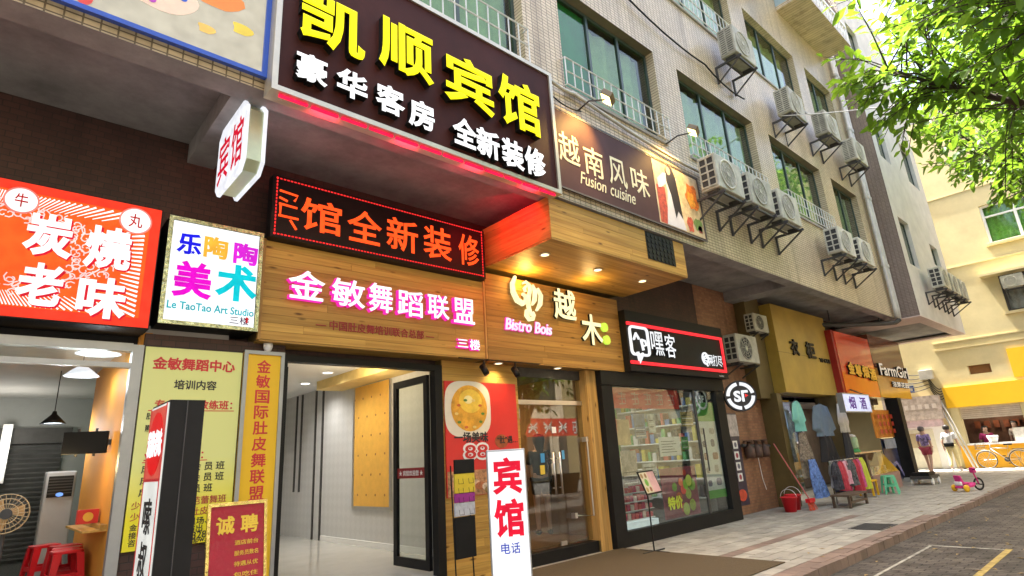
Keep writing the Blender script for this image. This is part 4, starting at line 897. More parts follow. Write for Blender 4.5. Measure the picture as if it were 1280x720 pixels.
# ------------------------------------------------------------------ wooden restaurant front
rs = thing('restaurant_shopfront', 'pine clad restaurant front with steel framed glass double doors', 'shop front', (6.5, 6.7, 0))
planks(WY(6.76), 4.77, 6.22, 0, 2.96, 29, rs, M['pine'], .022, 0, joints=True)
B().box(4.77, 6.76, 0, 6.22, 6.9, 2.96).build('backing', M['gold_dark'], rs)
B().box(6.22, 6.70, .0, 7.78, 6.86, .17).build('plinth', M['black'], rs)
planks(WY(6.66), 7.78, 8.04, 0, 2.97, 3, rs, M['pine_v'], .02, 0, True)
B().box(7.785, 6.66, 0, 8.035, 6.9, 2.96).build('jamb_core', M['gold_dark'], rs)
planks(WX(7.78), -6.9, -6.66, .17, 2.97, 2, rs, M['pine_v'], .012, 0, True)
B().box(6.22, 6.78, 2.36, 7.78, 6.84, 2.43).build('transom_bar', M['steel'], rs)
B().box(6.22, 6.78, 2.80, 7.78, 6.88, 2.97).build('head', M['iron'], rs)
B().box(6.22, 6.80, 2.43, 7.78, 6.81, 2.80).build('transom_glass', M['glass_shop'], rs)
for x0, x1 in ((6.24, 6.985), (6.995, 7.76)):
    d = B().box(x0, 6.795, .19, x1, 6.807, 2.355).build('glass_door', M['glass_shop'], rs)
    xm = x1-.07 if x0 < 6.5 else x0+.07
    for dx in (0,): B().tube([(xm, 6.74, .95), (xm, 6.74, 1.6)], .016, 8).tube([(xm, 6.74, 1.05), (xm, 6.795, 1.05)], .01, 6).tube([(xm, 6.74, 1.5), (xm, 6.795, 1.5)], .01, 6).build('pull_handle', M['steel'], d, smooth=True)
    B().box(x0, 6.785, .19, x0+.13 if x0 > 6.9 else x0+.001, 6.815, .25).build('patch_fitting', M['steel'], d)
for u, v, cc, a, h_ in ((6.72, 1.52, (.05, .3, .6), .09, .14), (6.70, 1.34, (.7, .5, .05), .1, .14), (7.2, 1.55, (.1, .35, .6), .06, .14), (7.03, 1.95, (.8, .8, .78), .1, .1)):
    flat('door_sticker', WY(6.794), rect(u-a/2, v-h_/2, u+a/2, v+h_/2), pm('sticker_%.2f' % (u+v), cc, .5), rs, .003)
B().tube([(7.72, 6.70, 1.78), (7.72, 6.70, .56), (7.32, 6.72, .6)], .014, 6).box(7.69, 6.69, 1.74, 7.75, 6.79, 1.82).box(7.27, 6.70, .56, 7.33, 6.79, .64).build('guard_rail', M['steel'], rs)
B().box(5.77, 7.1, 0, 8.09, 10.49, .18).build('floor', pm('brown_floor', (.20, .10, .04), .3, .2, 2), rs)
B().box(5.72, 7.0, .0, 8.2, 7.09, .18).build('floor_edge', MATS['brown_floor'], rs)
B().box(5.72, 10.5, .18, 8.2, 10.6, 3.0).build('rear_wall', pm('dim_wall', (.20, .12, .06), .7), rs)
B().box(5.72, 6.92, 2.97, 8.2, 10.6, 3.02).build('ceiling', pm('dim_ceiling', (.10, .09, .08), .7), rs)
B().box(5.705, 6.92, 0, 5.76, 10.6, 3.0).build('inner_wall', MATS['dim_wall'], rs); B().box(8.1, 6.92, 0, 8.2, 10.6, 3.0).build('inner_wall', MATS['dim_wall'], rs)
lamp('bar_fill_light', 'POINT', (7.2, 9.0, 2.2), 14, (1, .55, .2), rs, .15)  # added light with no fitting, warms the dark restaurant interior
B().box(6.6, 9.4, .18, 7.9, 9.9, 1.15).build('bar_counter', M['pine_brown'], rs)
for x in (6.6, 7.4): downlight('downlight', 'small warm light deep inside the restaurant' if x < 7 else 'small warm light above the restaurant bar', x, 8.6, 2.97, (1, .62, .28), 26, 140, .045, 3)
po = thing('food_poster', 'red menu poster with bowl of noodles and the price eighty eight', 'poster', (5.43, 6.73, 1.08))
PF = WY(6.735)
B().box(4.79, 6.712, 1.08, 6.15, 6.735, 2.66).build('sheet', pm('red_poster', (.62, .025, .02), .35, .08, 2), po); PF = WY(6.712)
pc = lambda c, n, v=.3, s=9: pm(n, c, .45, v, s)
bowl = [(5.20+.42*math.copysign(abs(math.cos(a))**.6, math.cos(a)), 2.27+.40*math.copysign(abs(math.sin(a))**.6, math.sin(a))) for a in [k*2*math.pi/32 for k in range(32)]]
flat('bowl', PF, bowl, pc((.72, .66, .52), 'bowl_print', .06), po, .003)
flat('broth', PF, circ(5.22, 2.28, .33, 28, .33), pc((.72, .36, .03), 'broth_print', .35), po, .006)
flat('egg', PF, circ(5.24, 2.38, .21, 24, .17), pc((.82, .55, .06), 'egg_print', .2), po, .009); flat('egg_glow', PF, circ(5.2, 2.4, .08, 16, .06), pc((.9, .78, .35), 'egg_glow_print', .1), po, .0115)
for k in range(10):
    a = k*.63; flat('garnish', PF, circ(5.22+.24*math.cos(a), 2.2+.2*math.sin(a), .035, 7, .02), pc([(.1, .22, .03), (.55, .12, .03), (.8, .6, .2)][k % 3], 'garnish_%d' % (k % 3), .2), po, .012)
text('lettering', '一场美味', PF, 5.24, 1.87, blkp, po, .62, .15, .003, .003, .03)
text('lettering', '“肚”遇…', PF, 5.92, 1.82, blkp, po, .4, .11, .003, .006, .02)
flat('snack', PF, circ(5.80, 1.80, .13, 14, .1), pc((.35, .08, .02), 'snack_print', .4), po, .0035)
text('lettering', '88.', PF, 5.36, 1.67, M['white'], po, .58, .25, .003, .003, .06); text('lettering', '88.', PF, 5.36, 1.67, pc((.55, .02, .02), 'price_red', .05), po, .51, .19, .003, .008, .01)
flat('dish_photo', PF, rect(4.80, 1.085, 6.14, 1.42), pc((.45, .22, .10), 'dish_print', .8, 14), po, .003)
for k in range(14): flat('dish_piece', PF, circ(4.95+k*.085+random.uniform(-.03, .03), 1.24+random.uniform(-.1, .1), random.uniform(.05, .1), 9, random.uniform(.04, .07)), pc([(.62, .42, .26), (.42, .14, .05), (.7, .55, .4), (.3, .2, .06)][k % 4], 'dish_%d' % (k % 4), .6, 25), po, .004+.0012*k)
text('lettering', '五味俱全', PF, 5.78, 1.45, blkp, po, .4, .07, .003, .003, .02)
for x, lbx, z in ((5.36, 'black track spotlight over the food poster', 2.84), (5.98, 'black track spotlight beside the glass doors', 2.84)):
    t = thing('track_spotlight', lbx, 'spotlight', (x, 6.5, z))
    B().tube([(x, 6.5, 2.955), (x, 6.5, 2.87)], .012, 6).build('stem', M['black'], t)
    B().lathe([(.045, -.09), (.05, .07)], (0, 0, 0), n=14).xf(Matrix.Translation((x, 6.5, 2.82)) @ Matrix.Rotation(R(-35), 4, 'X')).build('head', M['black'], t, smooth=True)
B().box(4.9, 6.48, 2.955, 6.5, 6.52, 2.968).build('light_track', M['black'], rs)
for cx, cy, lbx in ((623, 454, 'downlight under the fascia above the red poster'), (697, 460, 'downlight under the fascia above the glass doors'), (751, 466, 'downlight under the fascia beside the black shop front')):
    p = on('z', 2.95, cx, cy); downlight('downlight', lbx, p.x, max(p.y, 6.53), 2.952, (1, .8, .45), 16, 130, .055)

# ------------------------------------------------------------------ black courier shop
hk = thing('courier_shop', 'black framed courier shop with glass front and red neon outline sign', 'shop front', (10.2, 6.5, 0))
B().box(8.745, 6.36, 2.96, 12.36, 6.895, 4.12).build('fascia', M['blackp'], hk)
B().box(8.05, 6.52, 2.70, 12.36, 6.895, 2.958).build('lintel', M['blackp'], hk)
hf = WY(6.36); neon = em('red_neon', (1, .03, .04), 1.5)
for (u0, v0, u1, v1) in ((8.75, 3.83, 12.26, 3.885), (8.75, 3.09, 12.26, 3.145), (12.205, 3.145, 12.26, 3.83)): B().prism(hf, rect(u0, v0, u1, v1), .005, .04).build('neon_bar', neon, hk)
hw = em('white_neon_letter', (.93, .96, 1), 1.05)
def rloop(u0, v0, u1, v1, c, n=5):
    out = []
    for (cx, cy, a0) in ((u1-c, v1-c, 0), (u0+c, v1-c, 90), (u0+c, v0+c, 180), (u1-c, v0+c, 270)):
        for k in range(n+1): a = R(a0+90*k/n); out.append((cx+c*math.cos(a), cy+c*math.sin(a)))
    return out
def thick(b, fr, pts, wd, n0, n1, closed=False):
    P = pts+[pts[0], pts[1]] if closed else pts
    return ribbon(b, fr, P, wd, n0, n1)
bub = B(); thick(bub, hf, rloop(8.80, 3.27, 9.36, 3.80, .08), .042, .012, .05, True)
ribbon(bub, hf, [(8.98, 3.32), (9.0, 3.12), (9.14, 3.3)], .05, .0125, .0505); bub.build('bubble_icon', hw, hk)
bi = B(); ribbon(bi, hf, [(8.90, 3.55), (8.98, 3.68), (9.07, 3.57)], .032, .012, .05)
ribbon(bi, hf, [(9.13, 3.58), (9.17, 3.36)], .035, .012, .05); ribbon(bi, hf, [(9.13, 3.565), (9.26, 3.55), (9.28, 3.47), (9.17, 3.44)], .03, .0125, .0505); bi.build('bubble_face', hw, hk)
text('character', '嘿', hf, 9.64, 3.53, hw, hk, .42, .48, .04, .012, .004, side=letter_side); text('character', '客', hf, 10.09, 3.52, hw, hk, .38, .48, .04, .012, .006, side=letter_side)
lg2 = B(); thick(lg2, hf, circ(11.43, 3.36, .115, 24), .04, .012, .035, True); ribbon(lg2, hf, [(11.37, 3.35), (11.49, 3.37), (11.45, 3.42), (11.39, 3.40), (11.38, 3.32), (11.48, 3.3)], .025, .012, .035); ribbon(lg2, hf, [(11.44, 3.25), (11.5, 3.2)], .035, .012, .0355); lg2.build('round_icon', hw, hk)
text('lettering', '网打尽', hf, 11.87, 3.34, hw, hk, .58, .25, .008, .012, .0)
text('lettering', 'No.0752', WY(6.36), 12.05, 3.01, M['white'], hk, .2, .03, .003, .003, .0)
for x0, x1 in ((8.06, 8.36), (11.98, 12.34)): B().box(x0, 6.54, 0, x1, 6.895, 2.70).build('post', M['blackp'], hk)
B().box(8.36, 6.54, 0, 11.98, 6.70, .24).build('plinth', M['blackp'], hk)
B().box(11.12, 6.58, .24, 11.18, 6.62, 2.70).build('mullion', M['iron'], hk)
pa = B().box(8.36, 6.60, .24, 11.12, 6.61, 2.70).build('shop_window', M['glass_shop'], hk)
do = B().box(11.18, 6.60, .24, 11.98, 6.61, 2.70).build('glass_door', M['glass_shop'], hk)
B().tube([(11.28, 6.55, 1.05), (11.28, 6.55, 1.9)], .015, 8).build('pull_handle', M['iron'], do)
B().box(8.36, 6.7, 0, 12.0, 9.6, .2).build('floor', MATS['grey_floor_tile'], hk)
B().box(8.2, 9.6, 0, 12.3, 9.7, 3.0).build('rear_wall', pm('pale_shop_wall', (.42, .43, .42), .7, .1, 2), hk)
B().box(8.2, 6.91, 2.97, 12.3, 9.7, 3.05).build('ceiling', pm('shop_ceiling', (.5, .5, .5), .7), hk)
B().box(8.21, 6.91, 0, 8.3, 9.6, 2.97).build('inner_wall', MATS['pale_shop_wall'], hk); B().box(12.24, 6.91, 0, 12.33, 9.6, 2.97).build('inner_wall', MATS['pale_shop_wall'], hk)
lamp('shop_ceiling_light', 'AREA', (10, 8.2, 2.88), 26, (.95, 1, .97), hk, .9, (10, 8.2, 0))
B().box(9.4, 7.75, 2.9, 10.6, 8.65, 2.965).build('ceiling_panel_light', em('panel_light', (.95, 1, .97), 2.5), hk)
IF = WY(6.625)
def poster(name, label, u0, v0, u1, v1, mat, th=.006, y=6.625):
    t = thing(name, label, 'poster', ((u0+u1)/2, y, v0)); B().prism(WY(y), rect(u0, v0, u1, v1), -th, 0).build('sheet', mat, t); return t
p1 = poster('window_poster', 'red sheet standing for a banner reflected across the top of the courier window', 8.42, 2.30, 10.6, 2.68, pm('red_banner', (.60, .03, .03), .5, .1, 2))  # sheet in place of a reflection on the glass
ppr = pm('pale_pink_print', (.66, .34, .30), .5)
for k in range(5):
    u = 8.72+k*.4; bmk = B()
    for a_, c_ in (((-.11, .08), (.12, .07)), ((-.1, -.02), (.11, -.01)), ((.0, .11), (-.01, -.12)), ((-.09, -.11), (.1, -.1)), ((.06, .05), (.1, -.08))): ribbon(bmk, WY(6.623), [(u+a_[0], 2.49+a_[1]), (u+c_[0], 2.49+c_[1])], .022, .001, .004)
    stuff(bmk.build('print_mark', ppr, p1))
p2 = poster('window_poster', 'white and green product poster on the courier shop door', 11.2, .5, 11.94, 2.45, pm('white_poster', (.66, .70, .66), .4, .05, 3))
gpnt = pm('green_print', (.10, .40, .06), .45, .15, 3)
flat('green_band', WY(6.625), rect(11.2, 2.05, 11.94, 2.45), gpnt, p2); flat('green_band', WY(6.625), rect(11.2, .5, 11.94, .66), gpnt, p2)
for i in range(2):
    for j in range(5): flat('product_picture', WY(6.625), oct_(11.28+i*.34, .74+j*.26, 11.28+i*.34+random.uniform(.14, .22), .74+j*.26+random.uniform(.1, .17), .03), pm('product_%d' % (j % 3), [(.12, .13, .2), (.4, .38, .36), (.3, .12, .1)][j % 3], .5, .5, 20), p2)
sfb = B(); thick(sfb, WY(6.625), circ(11.5, 2.52, .2, 30), .05, .006, .012, True); sfb.build('round_emblem', M['white'], p2); text('lettering', 'SF', WY(6.625), 11.5, 2.52, M['white'], p2, .2, .16, .003, .006, .04)
p3 = poster('window_poster', 'fruit poster in red and green inside the courier window', 9.62, .28, 10.85, 1.18, pm('purple_red_poster', (.30, .06, .10), .45, .4, 5))
for k in range(16): flat('fruit', WY(6.625), circ(10.0+.75*random.random(), .4+.68*random.random(), random.uniform(.06, .12), 14), pm('fruit_%d' % (k % 4), [(.6, .05, .04), (.2, .42, .04), (.65, .15, .05), (.45, .55, .1)][k % 4], .4, .3, 9), p3, .004+.001*k)
text('lettering', '特价', WY(6.625), 9.98, .55, pm('lime_yellow_print', (.62, .70, .05), .5), p3, .5, .24, .003, .022, .04)
p4 = poster('window_poster', 'white notice sheet taped in the middle of the courier window', 9.72, 1.4, 10.45, 1.76, pm('paper_white', (.72, .72, .68), .6, .03, 2))
for k in range(5): flat('print_line', WY(6.625), rect(9.78, 1.47+k*.05, 10.3-.07*(k % 3), 1.48+k*.05), blkp, p4)
p5 = poster('window_poster', 'orange and white small poster at the left of the courier window', 8.45, 1.65, 8.85, 2.1, pm('orange_white_poster', (.6, .42, .22), .5, .5, 5))
cd = thing('goods_shelf', 'shelf of small red packets standing in the courier window', 'shelf', (8.95, 6.75, .2))
B().box(8.42, 6.66, .2, 9.45, 7.1, .34).build('base', em('lit_shelf', (.9, 1, .97), .7), cd)
for j in range(4):
    B().box(8.42, 6.72, .36+j*.15, 9.45, 7.05, .372+j*.15).build('board', M['white'], cd)
    for i in range(9): B().box(8.45+i*.11, 6.74, .373+j*.15, 8.54+i*.11, 6.84, .373+j*.15+random.uniform(.08, .12)).build('packet', pm('packet_%d' % ((i*3+j) % 4), [(.55, .04, .05), (.6, .1, .12), (.65, .5, .45), (.5, .02, .1)][(i*3+j) % 4], .5), cd)
for (u0, v0, u1, v1, cc, lbx) in ((8.5, .95, 8.95, 1.55, (.42, .36, .32), 'tan flyer low at the left edge of the courier window'), (9.0, 1.75, 9.35, 2.2, (.16, .2, .3), 'slate blue flyer under the red banner in the courier window'), (9.45, 1.85, 9.68, 2.2, (.6, .58, .5), 'cream flyer beside the slate blue flyer in the courier window'), (10.5, 1.5, 10.75, 1.75, (.15, .4, .12), 'small green sticker sheet right of the white notice'), (9.1, 1.0, 9.55, 1.3, (.5, .52, .52), 'pale grey sheet above the red packets in the courier window'), (10.6, 1.95, 11.05, 2.25, (.35, .28, .1), 'mustard flyer below the end of the red banner')):
    pq = poster('window_poster', lbx, u0, v0, u1, v1, pm('flyer_%.1f_%.2f' % (u0, v0), cc, .5, .6, 12))
    for k in range(4): flat('print_line', WY(6.625), rect(u0+.03, v0+.04+k*.06, u1-.03-.04*(k % 2), v0+.055+k*.06), blkp if k % 2 else M['white'], pq)
ct = thing('shop_counter', 'pale service counter with boxes inside the courier shop', 'counter', (9.9, 8, .2))
B().box(8.9, 7.9, .2, 10.9, 8.4, 1.1).build('body', pm('pale_laminate', (.5, .52, .5), .5), ct); B().box(8.85, 7.86, 1.1, 10.95, 8.45, 1.14).build('top', M['white'], ct)
for k, (x, z, a, h_) in enumerate(((9.0, 1.145, .5, .3), (9.7, 1.145, .35, .42), (10.3, 1.145, .4, .25))): tag(B().box(x, 8.0, z, x+a, 8.3, z+h_).build('carton', pm('carton_%d' % k, [(.42, .40, .36), (.2, .3, .4), (.45, .33, .2)][k], .7)), ['grey carton on the counter inside the courier shop', 'tall blue carton on the courier shop counter', 'brown carton at the end of the courier shop counter'][k], 'box')
# mini shelves on the rear wall
sv = thing('wall_shelving', 'shelving with mixed goods on the rear wall of the courier shop', 'shelf', (10, 9.5, .2))
for j in range(5):
    B().box(8.4, 9.3, .5+j*.45, 12.1, 9.59, .53+j*.45).build('board', M['white'], sv)
    for i in range(16): B().box(8.45+i*.23, 9.36, .531+j*.45, 8.45+i*.23+random.uniform(.1, .19), 9.55, .531+j*.45+random.uniform(.12, .36)).build('goods', pm('goods_%d' % ((i*7+j*3) % 6), [(.5, .1, .08), (.1, .2, .45), (.6, .5, .1), (.15, .4, .15), (.6, .58, .55), (.06, .06, .07)][(i*7+j*3) % 6], .5), sv)
sv2 = thing('wall_shelving', 'shelving crowded with small goods along the end wall of the courier shop', 'shelf', (12.1, 8.2, .2))
for j in range(6):
    B().box(11.95, 6.95, .45+j*.40, 12.235, 9.28, .475+j*.40).build('board', M['white'], sv2)
    for i in range(14): B().box(11.97, 7.0+i*.16, .476+j*.40, 12.2, 7.0+i*.16+random.uniform(.07, .14), .476+j*.40+random.uniform(.1, .34)).build('goods', MATS['goods_%d' % ((i*5+j*3) % 6)], sv2)
# round projecting sign
sf = thing('round_projecting_sign', 'round black and white lit sign with two letters projecting on an arm', 'sign', (12.1, 6.0, 2.55))
sc_ = Vector((12.15, 6.05, 2.54)); nrm = Vector((-.8, -.6, 0)).normalized(); SFR = Fr(sc_, Vector((.6, -.8, 0)).normalized(), (0, 0, 1))
B().prism(SFR, circ(0, 0, .33, 40), -.16, -.003).build('drum', M['blackp'], sf); B().prism(SFR, circ(0, 0, .325, 40), -.003, .001).build('face', pm('sign_dark_face', (.015, .017, .025), .4), sf)
for a0 in (10, 100, 190, 280):
    rr = B(); ribbon(rr, SFR, [(.258*math.cos(R(a0+k*7)), .258*math.sin(R(a0+k*7))) for k in range(12)], .072, .001, .008); rr.build('ring_segment', hw, sf)
text('lettering', 'S', SFR, -.068, -.005, hw, sf, .15, .24, .006, .002, .04); text('lettering', 'Γ', SFR, .09, -.005, hw, sf, .14, .24, .006, .002, .05)
flat('red_accent', SFR, [(.09, -.04), (.16, -.0), (.09, .04)], em('red_accent_lit', (1, .05, .05), 1), sf, .009)
B().tube([(12.25, 6.15, 2.54), (12.36, 6.25, 2.54), (12.4, 6.895, 2.54)], .03, 8).build('arm', M['iron'], sf)
pb = poster('wall_poster', 'dark price poster with rows of small pictures on the brick wall', 12.52, .2, 13.42, 2.25, pm('dark_purple_poster', (.06, .045, .07), .4, .3, 3), .01, 6.893)
flat('top_photo', WY(6.883), rect(12.55, 1.72, 13.39, 2.22), pm('pale_photo', (.5, .45, .42), .5, .5, 8), pb, .014)
for j in range(4):
    for i in range(2): flat('picture', WY(6.883), rect(12.64+i*.38, .72+j*.24, 12.86+i*.38, .9+j*.24), M['white'], pb, .014); flat('picture_item', WY(6.883), circ(12.75+i*.38, .81+j*.24, .06, 8), pm('item_%d' % (j % 2), [(.4, .06, .08), (.15, .15, .2)][j % 2], .5), pb, .017)
flat('red_seafood', WY(6.883), circ(13.1, .42, .2, 11, .13), pm('crab_red', (.6, .08, .04), .5, .4, 12), pb, .014)
mt = thing('water_meter', 'row of dark iron water meters and valves on the brick wall', 'meter', (14.1, 6.8, 1.4))
B().tube([(13.35, 6.82, 1.5), (14.75, 6.82, 1.45)], .035, 8).build('pipe', M['iron'], mt)
for k in range(3):
    x = 13.6+k*.38; m1 = B().lathe([(.1, -.28), (.12, -.2), (.12, -.04), (.05, 0), (.04, .1)], (x, 6.78, 1.48), n=14).build('meter_body', pm('rusty_iron', (.09, .045, .03), .6, .3, 8), mt, smooth=True)
    B().lathe([(.11, .1), (.11, .13), (.03, .13)], (x, 6.78, 1.48), n=14).build('valve_wheel', MATS['rusty_iron'], m1)
B().tube([(14.15, 6.87, 1.2), (14.2, 6.87, .7), (14.3, 6.87, .45)], .008, 5).build('hose', M['white'], mt)

# ------------------------------------------------------------------ clothes shop and its goods
cs = thing('clothes_shop', 'clothes shop under a tall olive gold sign panel', 'shop front', (17, 6.4, 0))
B().box(15.12, 6.3, 2.73, 18.75, 6.895, 5.08).build('sign_panel', M['gold'], cs)
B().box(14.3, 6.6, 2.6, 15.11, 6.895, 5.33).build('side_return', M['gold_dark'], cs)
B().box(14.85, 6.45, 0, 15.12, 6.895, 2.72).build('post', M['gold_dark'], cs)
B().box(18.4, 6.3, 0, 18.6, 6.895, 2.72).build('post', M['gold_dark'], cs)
for ch, cx, cy, wp_, hp_ in (('衣', 993, 434, 10, 20), ('柜', 1013, 438, 11, 20)):
    x, z, w_, h_ = fit(6.28, cx, cy, wp_, hp_); text('character', ch, WY(6.3), x, z, M['black'], cs, w_, h_, .04, .003, .03)
x, z, w_, h_ = fit(6.28, 1031, 451, 13, 5); text('lettering', 'YI GUI', WY(6.3), x, z, M['black'], cs, w_, h_, .03, .003, .03)
B().box(15.12, 6.33, 3.78, 18.75, 6.299, 3.79).build('panel_joint', M['gold_dark'], cs)
B().box(15.12, 9.0, 0, 18.4, 9.1, 2.8).build('rear_wall', pm('shop_back_brown', (.16, .13, .10), .7, .3, 2), cs)
B().box(15.12, 6.9, 2.6, 18.4, 9.0, 2.7).build('ceiling', MATS['shop_ceiling'], cs)
B().box(15.12, 6.75, .0, 15.2, 9, 2.6).build('inner_wall', MATS['pale_shop_wall'], cs)
lamp('clothes_shop_light', 'AREA', (16.8, 7.6, 2.55), 30, (1, .95, .85), cs, .8, (16.8, 7.9, 0))
B().box(15.14, 6.78, .2, 16.3, 6.79, 2.6).build('glass_panel', M['glass_shop'], cs)
dsp = poster('photo_board', 'monochrome fashion photo board behind the hanging shirts', 15.3, .6, 16.4, 2.45, pm('mono_photo', (.42, .43, .44), .5, .7, 5), .02, 6.86)
flat('blue_screen', WY(6.84), rect(15.6, 1.85, 16.1, 2.3), em('pale_blue_screen', (.5, .65, .9), .5), dsp, .006)
def cloth(name, label, cat, outline, y, mat, folds=5, amp=.035, sub=None, hang=True):
    """a hanging garment: an outline given row by row (z, x_left, x_right) turned into a folded two sided sheet with thickness"""
    t = thing(name, label, cat, ((outline[0][1]+outline[0][2])/2, y, outline[-1][0]))
    b = B(); n = 18; rows = []
    zs = [outline[0][0]+(outline[-1][0]-outline[0][0])*k/14 for k in range(15)]
    for z in zs:
        for (z0, a0, c0), (z1, a1, c1) in zip(outline, outline[1:]):
            if z0 >= z >= z1-1e-6: q = (z0-z)/max(z0-z1, 1e-6); rows.append((z, a0+(a1-a0)*q, c0+(c1-c0)*q)); break
    top, bot = rows[0][0], rows[-1][0]
    for side in (-1, 1):
        o = len(b.v)
        for z, a, c in rows:
            d = (top-z)/(top-bot)
            for i in range(n+1):
                s_ = i/n; th = .05*math.sin(math.pi*s_)*(.5+.5*min(1, d*3)); f_ = amp*(.25+d)*math.sin(s_*math.pi*folds+2*d)
                b.v.append(Vector((a+(c-a)*s_, y+f_+side*(th+.006), z)))
        for r_ in range(len(rows)-1):
            for i in range(n):
                k = o+r_*(n+1)+i; b.f.append((k, k+1, k+n+2, k+n+1))
    b.build('cloth', mat, t, smooth=True)
    if hang:
        xm = (outline[0][1]+outline[0][2])/2; z = outline[0][0]
        B().tube([(xm-.18, y, z-.05), (xm, y, z+.03), (xm+.18, y, z-.05)], .008, 5).tube([(xm, y, z+.03), (xm+.02, y, z+.09), (xm-.02, y, z+.12)], .005, 5).build('hanger', M['iron'], t)
    return t
def shirt(x, z, w_, h_, sl): return [(z, x-.07, x+.07), (z-.05, x-w_*.42, x+w_*.42), (z-sl*.5, x-w_*.55, x+w_*.55), (z-sl, x-w_*.62, x+w_*.62), (z-sl-.02, x-w_*.40, x+w_*.40), (z-h_, x-w_*.44, x+w_*.44)]
fm = lambda n, c, v=.15, s=4: pm(n, c, .85, v, s, .2)
cloth('hanging_shirt', 'mint green shirt hanging at the corner of the clothes shop', 'shirt', shirt(15.3, 2.5, .55, .75, .5), 6.2, fm('mint_cloth', (.22, .55, .45)))
cloth('hanging_shirt', 'grey blue long sleeved shirt hanging in the clothes shop opening', 'shirt', shirt(16.95, 2.45, 1.15, .85, .7), 6.25, fm('grey_blue_cloth', (.13, .18, .23)))
cloth('hanging_skirt', 'black skirt hanging below the grey blue shirt', 'skirt', [(1.62, 16.5, 17.3), (1.2, 16.45, 17.4), (.95, 16.4, 17.5)], 6.25, fm('black_cloth', (.012, .012, .014)))
cloth('hanging_shirt', 'cream white blouse hanging beside the grey blue shirt', 'shirt', shirt(18.3, 2.52, .55, .85, .6), 6.2, fm('cream_cloth', (.58, .55, .46)))
cloth('hanging_trousers', 'dark trousers hanging below the cream blouse', 'trousers', [(1.7, 18.05, 18.5), (1.2, 18.02, 18.52), (.8, 18.0, 18.5)], 6.2, fm('charcoal_cloth', (.03, .03, .035)))
cloth('hanging_skirt', 'brown patterned skirt hanging below the mint shirt', 'skirt', [(1.72, 15.1, 15.5), (1.35, 15.05, 15.6), (1.05, 15.0, 15.7)], 6.2, fm('pattern_cloth', (.25, .20, .14), .8, 22))
cloth('hanging_dress', 'blue patterned dress hanging over the red bucket', 'dress', [(1.08, 14.75, 15.15), (.7, 14.72, 15.3), (.2, 14.85, 15.55)], 5.95, fm('blue_stripe_cloth', (.12, .22, .52), .7, 16))
cloth('hanging_shirt', 'lime yellow top at the end of the clothes rail', 'shirt', [(1.0, 17.45, 17.75), (.85, 17.4, 17.9), (.2, 17.5, 18.0)], 5.75, fm('lime_cloth', (.50, .55, .05)))
rk = thing('clothes_rail', 'low metal clothes rail set out on the sidewalk', 'clothes rail', (16.3, 5.85, 0))
B().tube([(15.45, 5.75, 0), (15.45, 5.75, 1.0), (17.45, 5.75, 1.0), (17.45, 5.75, 0)], .018, 8).build('frame', M['steel'], rk, smooth=True)
for x in (15.45, 17.45): B().tube([(x, 5.5, .02), (x, 6.0, .02)], .018, 8).build('foot', M['steel'], rk)
gcol = [(.05, .05, .06), (.55, .52, .48), (.45, .04, .06), (.06, .07, .14), (.6, .3, .35), (.5, .05, .18), (.1, .1, .1), (.6, .58, .55), (.4, .03, .05), (.2, .25, .3), (.55, .1, .25), (.05, .05, .06)]
gname = ['black', 'off white', 'crimson', 'navy', 'pale pink', 'magenta', 'charcoal', 'white', 'dark red', 'slate grey', 'raspberry', 'jet black']
for k, (c, nm) in enumerate(zip(gcol, gname)):
    x = 15.55+k*.165+random.uniform(-.03, .03); wd_g = random.uniform(.34, .5); hh = random.uniform(.55, .82)
    t = cloth('hanging_garment', '%s garment hanging on the low clothes rail' % nm, 'garment', shirt(x, .98, wd_g, hh, random.uniform(.22, .4)), 5.75+(.07 if k % 2 else -.07)+random.uniform(-.03, .03), fm('rail_cloth_%d' % k, c, .9 if k % 3 == 0 else .25, 16), random.choice([4, 5, 7]), .05)
    t['group'] = 'garments on the clothes rail'
for k, (x, z, c, nm) in enumerate(((15.45, 2.35, (.5, .48, .42), 'pale beige'), (15.95, 2.3, (.12, .12, .14), 'black'), (16.5, 2.35, (.4, .1, .12), 'wine red'), (17.3, 2.35, (.2, .24, .3), 'steel blue'), (17.8, 2.3, (.55, .5, .5), 'dusty white'), (15.7, 1.35, (.1, .12, .2), 'midnight blue'), (16.3, 1.3, (.5, .4, .42), 'dusky pink'), (17.6, 1.35, (.3, .26, .2), 'khaki'))):
    cloth('hanging_garment', '%s garment hanging inside the clothes shop' % nm, 'garment', shirt(x, z, .5, .85, .4), 7.15+.1*(k % 3), fm('inner_cloth_%d' % k, c, .5, 10), 6, .05)
bn = thing('wooden_ramp_bench', 'dark low wooden bench in front of the clothes rail', 'bench', (15.3, 5.4, 0))
wd_ = pm('dark_weathered_wood', (.10, .065, .04), .75, .3, 7, .3)
for k in range(3): B().box(14.75, 5.22+k*.14, .25, 16.0, 5.35+k*.14, .285).build('slat', wd_, bn)
for x in (14.82, 15.9):
    for y in (5.24, 5.58): B().box(x, y, 0, x+.06, y+.05, .25).build('leg', wd_, bn)
B().box(14.9, 5.24, .09, 15.9, 5.28, .14).build('rail', wd_, bn)
def bucket(x, y, label, s_=1):
    t = thing('plastic_bucket', label, 'bucket', (x, y, 0))
    B().lathe([(.001, .01), (.12*s_, .0), (.17*s_, .30*s_), (.185*s_, .30*s_), (.185*s_, .32*s_), (.165*s_, .32*s_), (.115*s_, .03)], (x, y, 0), n=22, cap=False).build('tub', rp, t, smooth=True)
    B().torus((x, y, .3*s_), .185*s_, .006, 'x', 14, 5, math.pi*.05, math.pi*.95).build('handle', M['white'], t)
bucket(13.9, 6.2, 'red plastic bucket against the brick wall'); bucket(14.35, 6.3, 'red plastic bucket beside the wall bucket under the blue dress', 1.05)
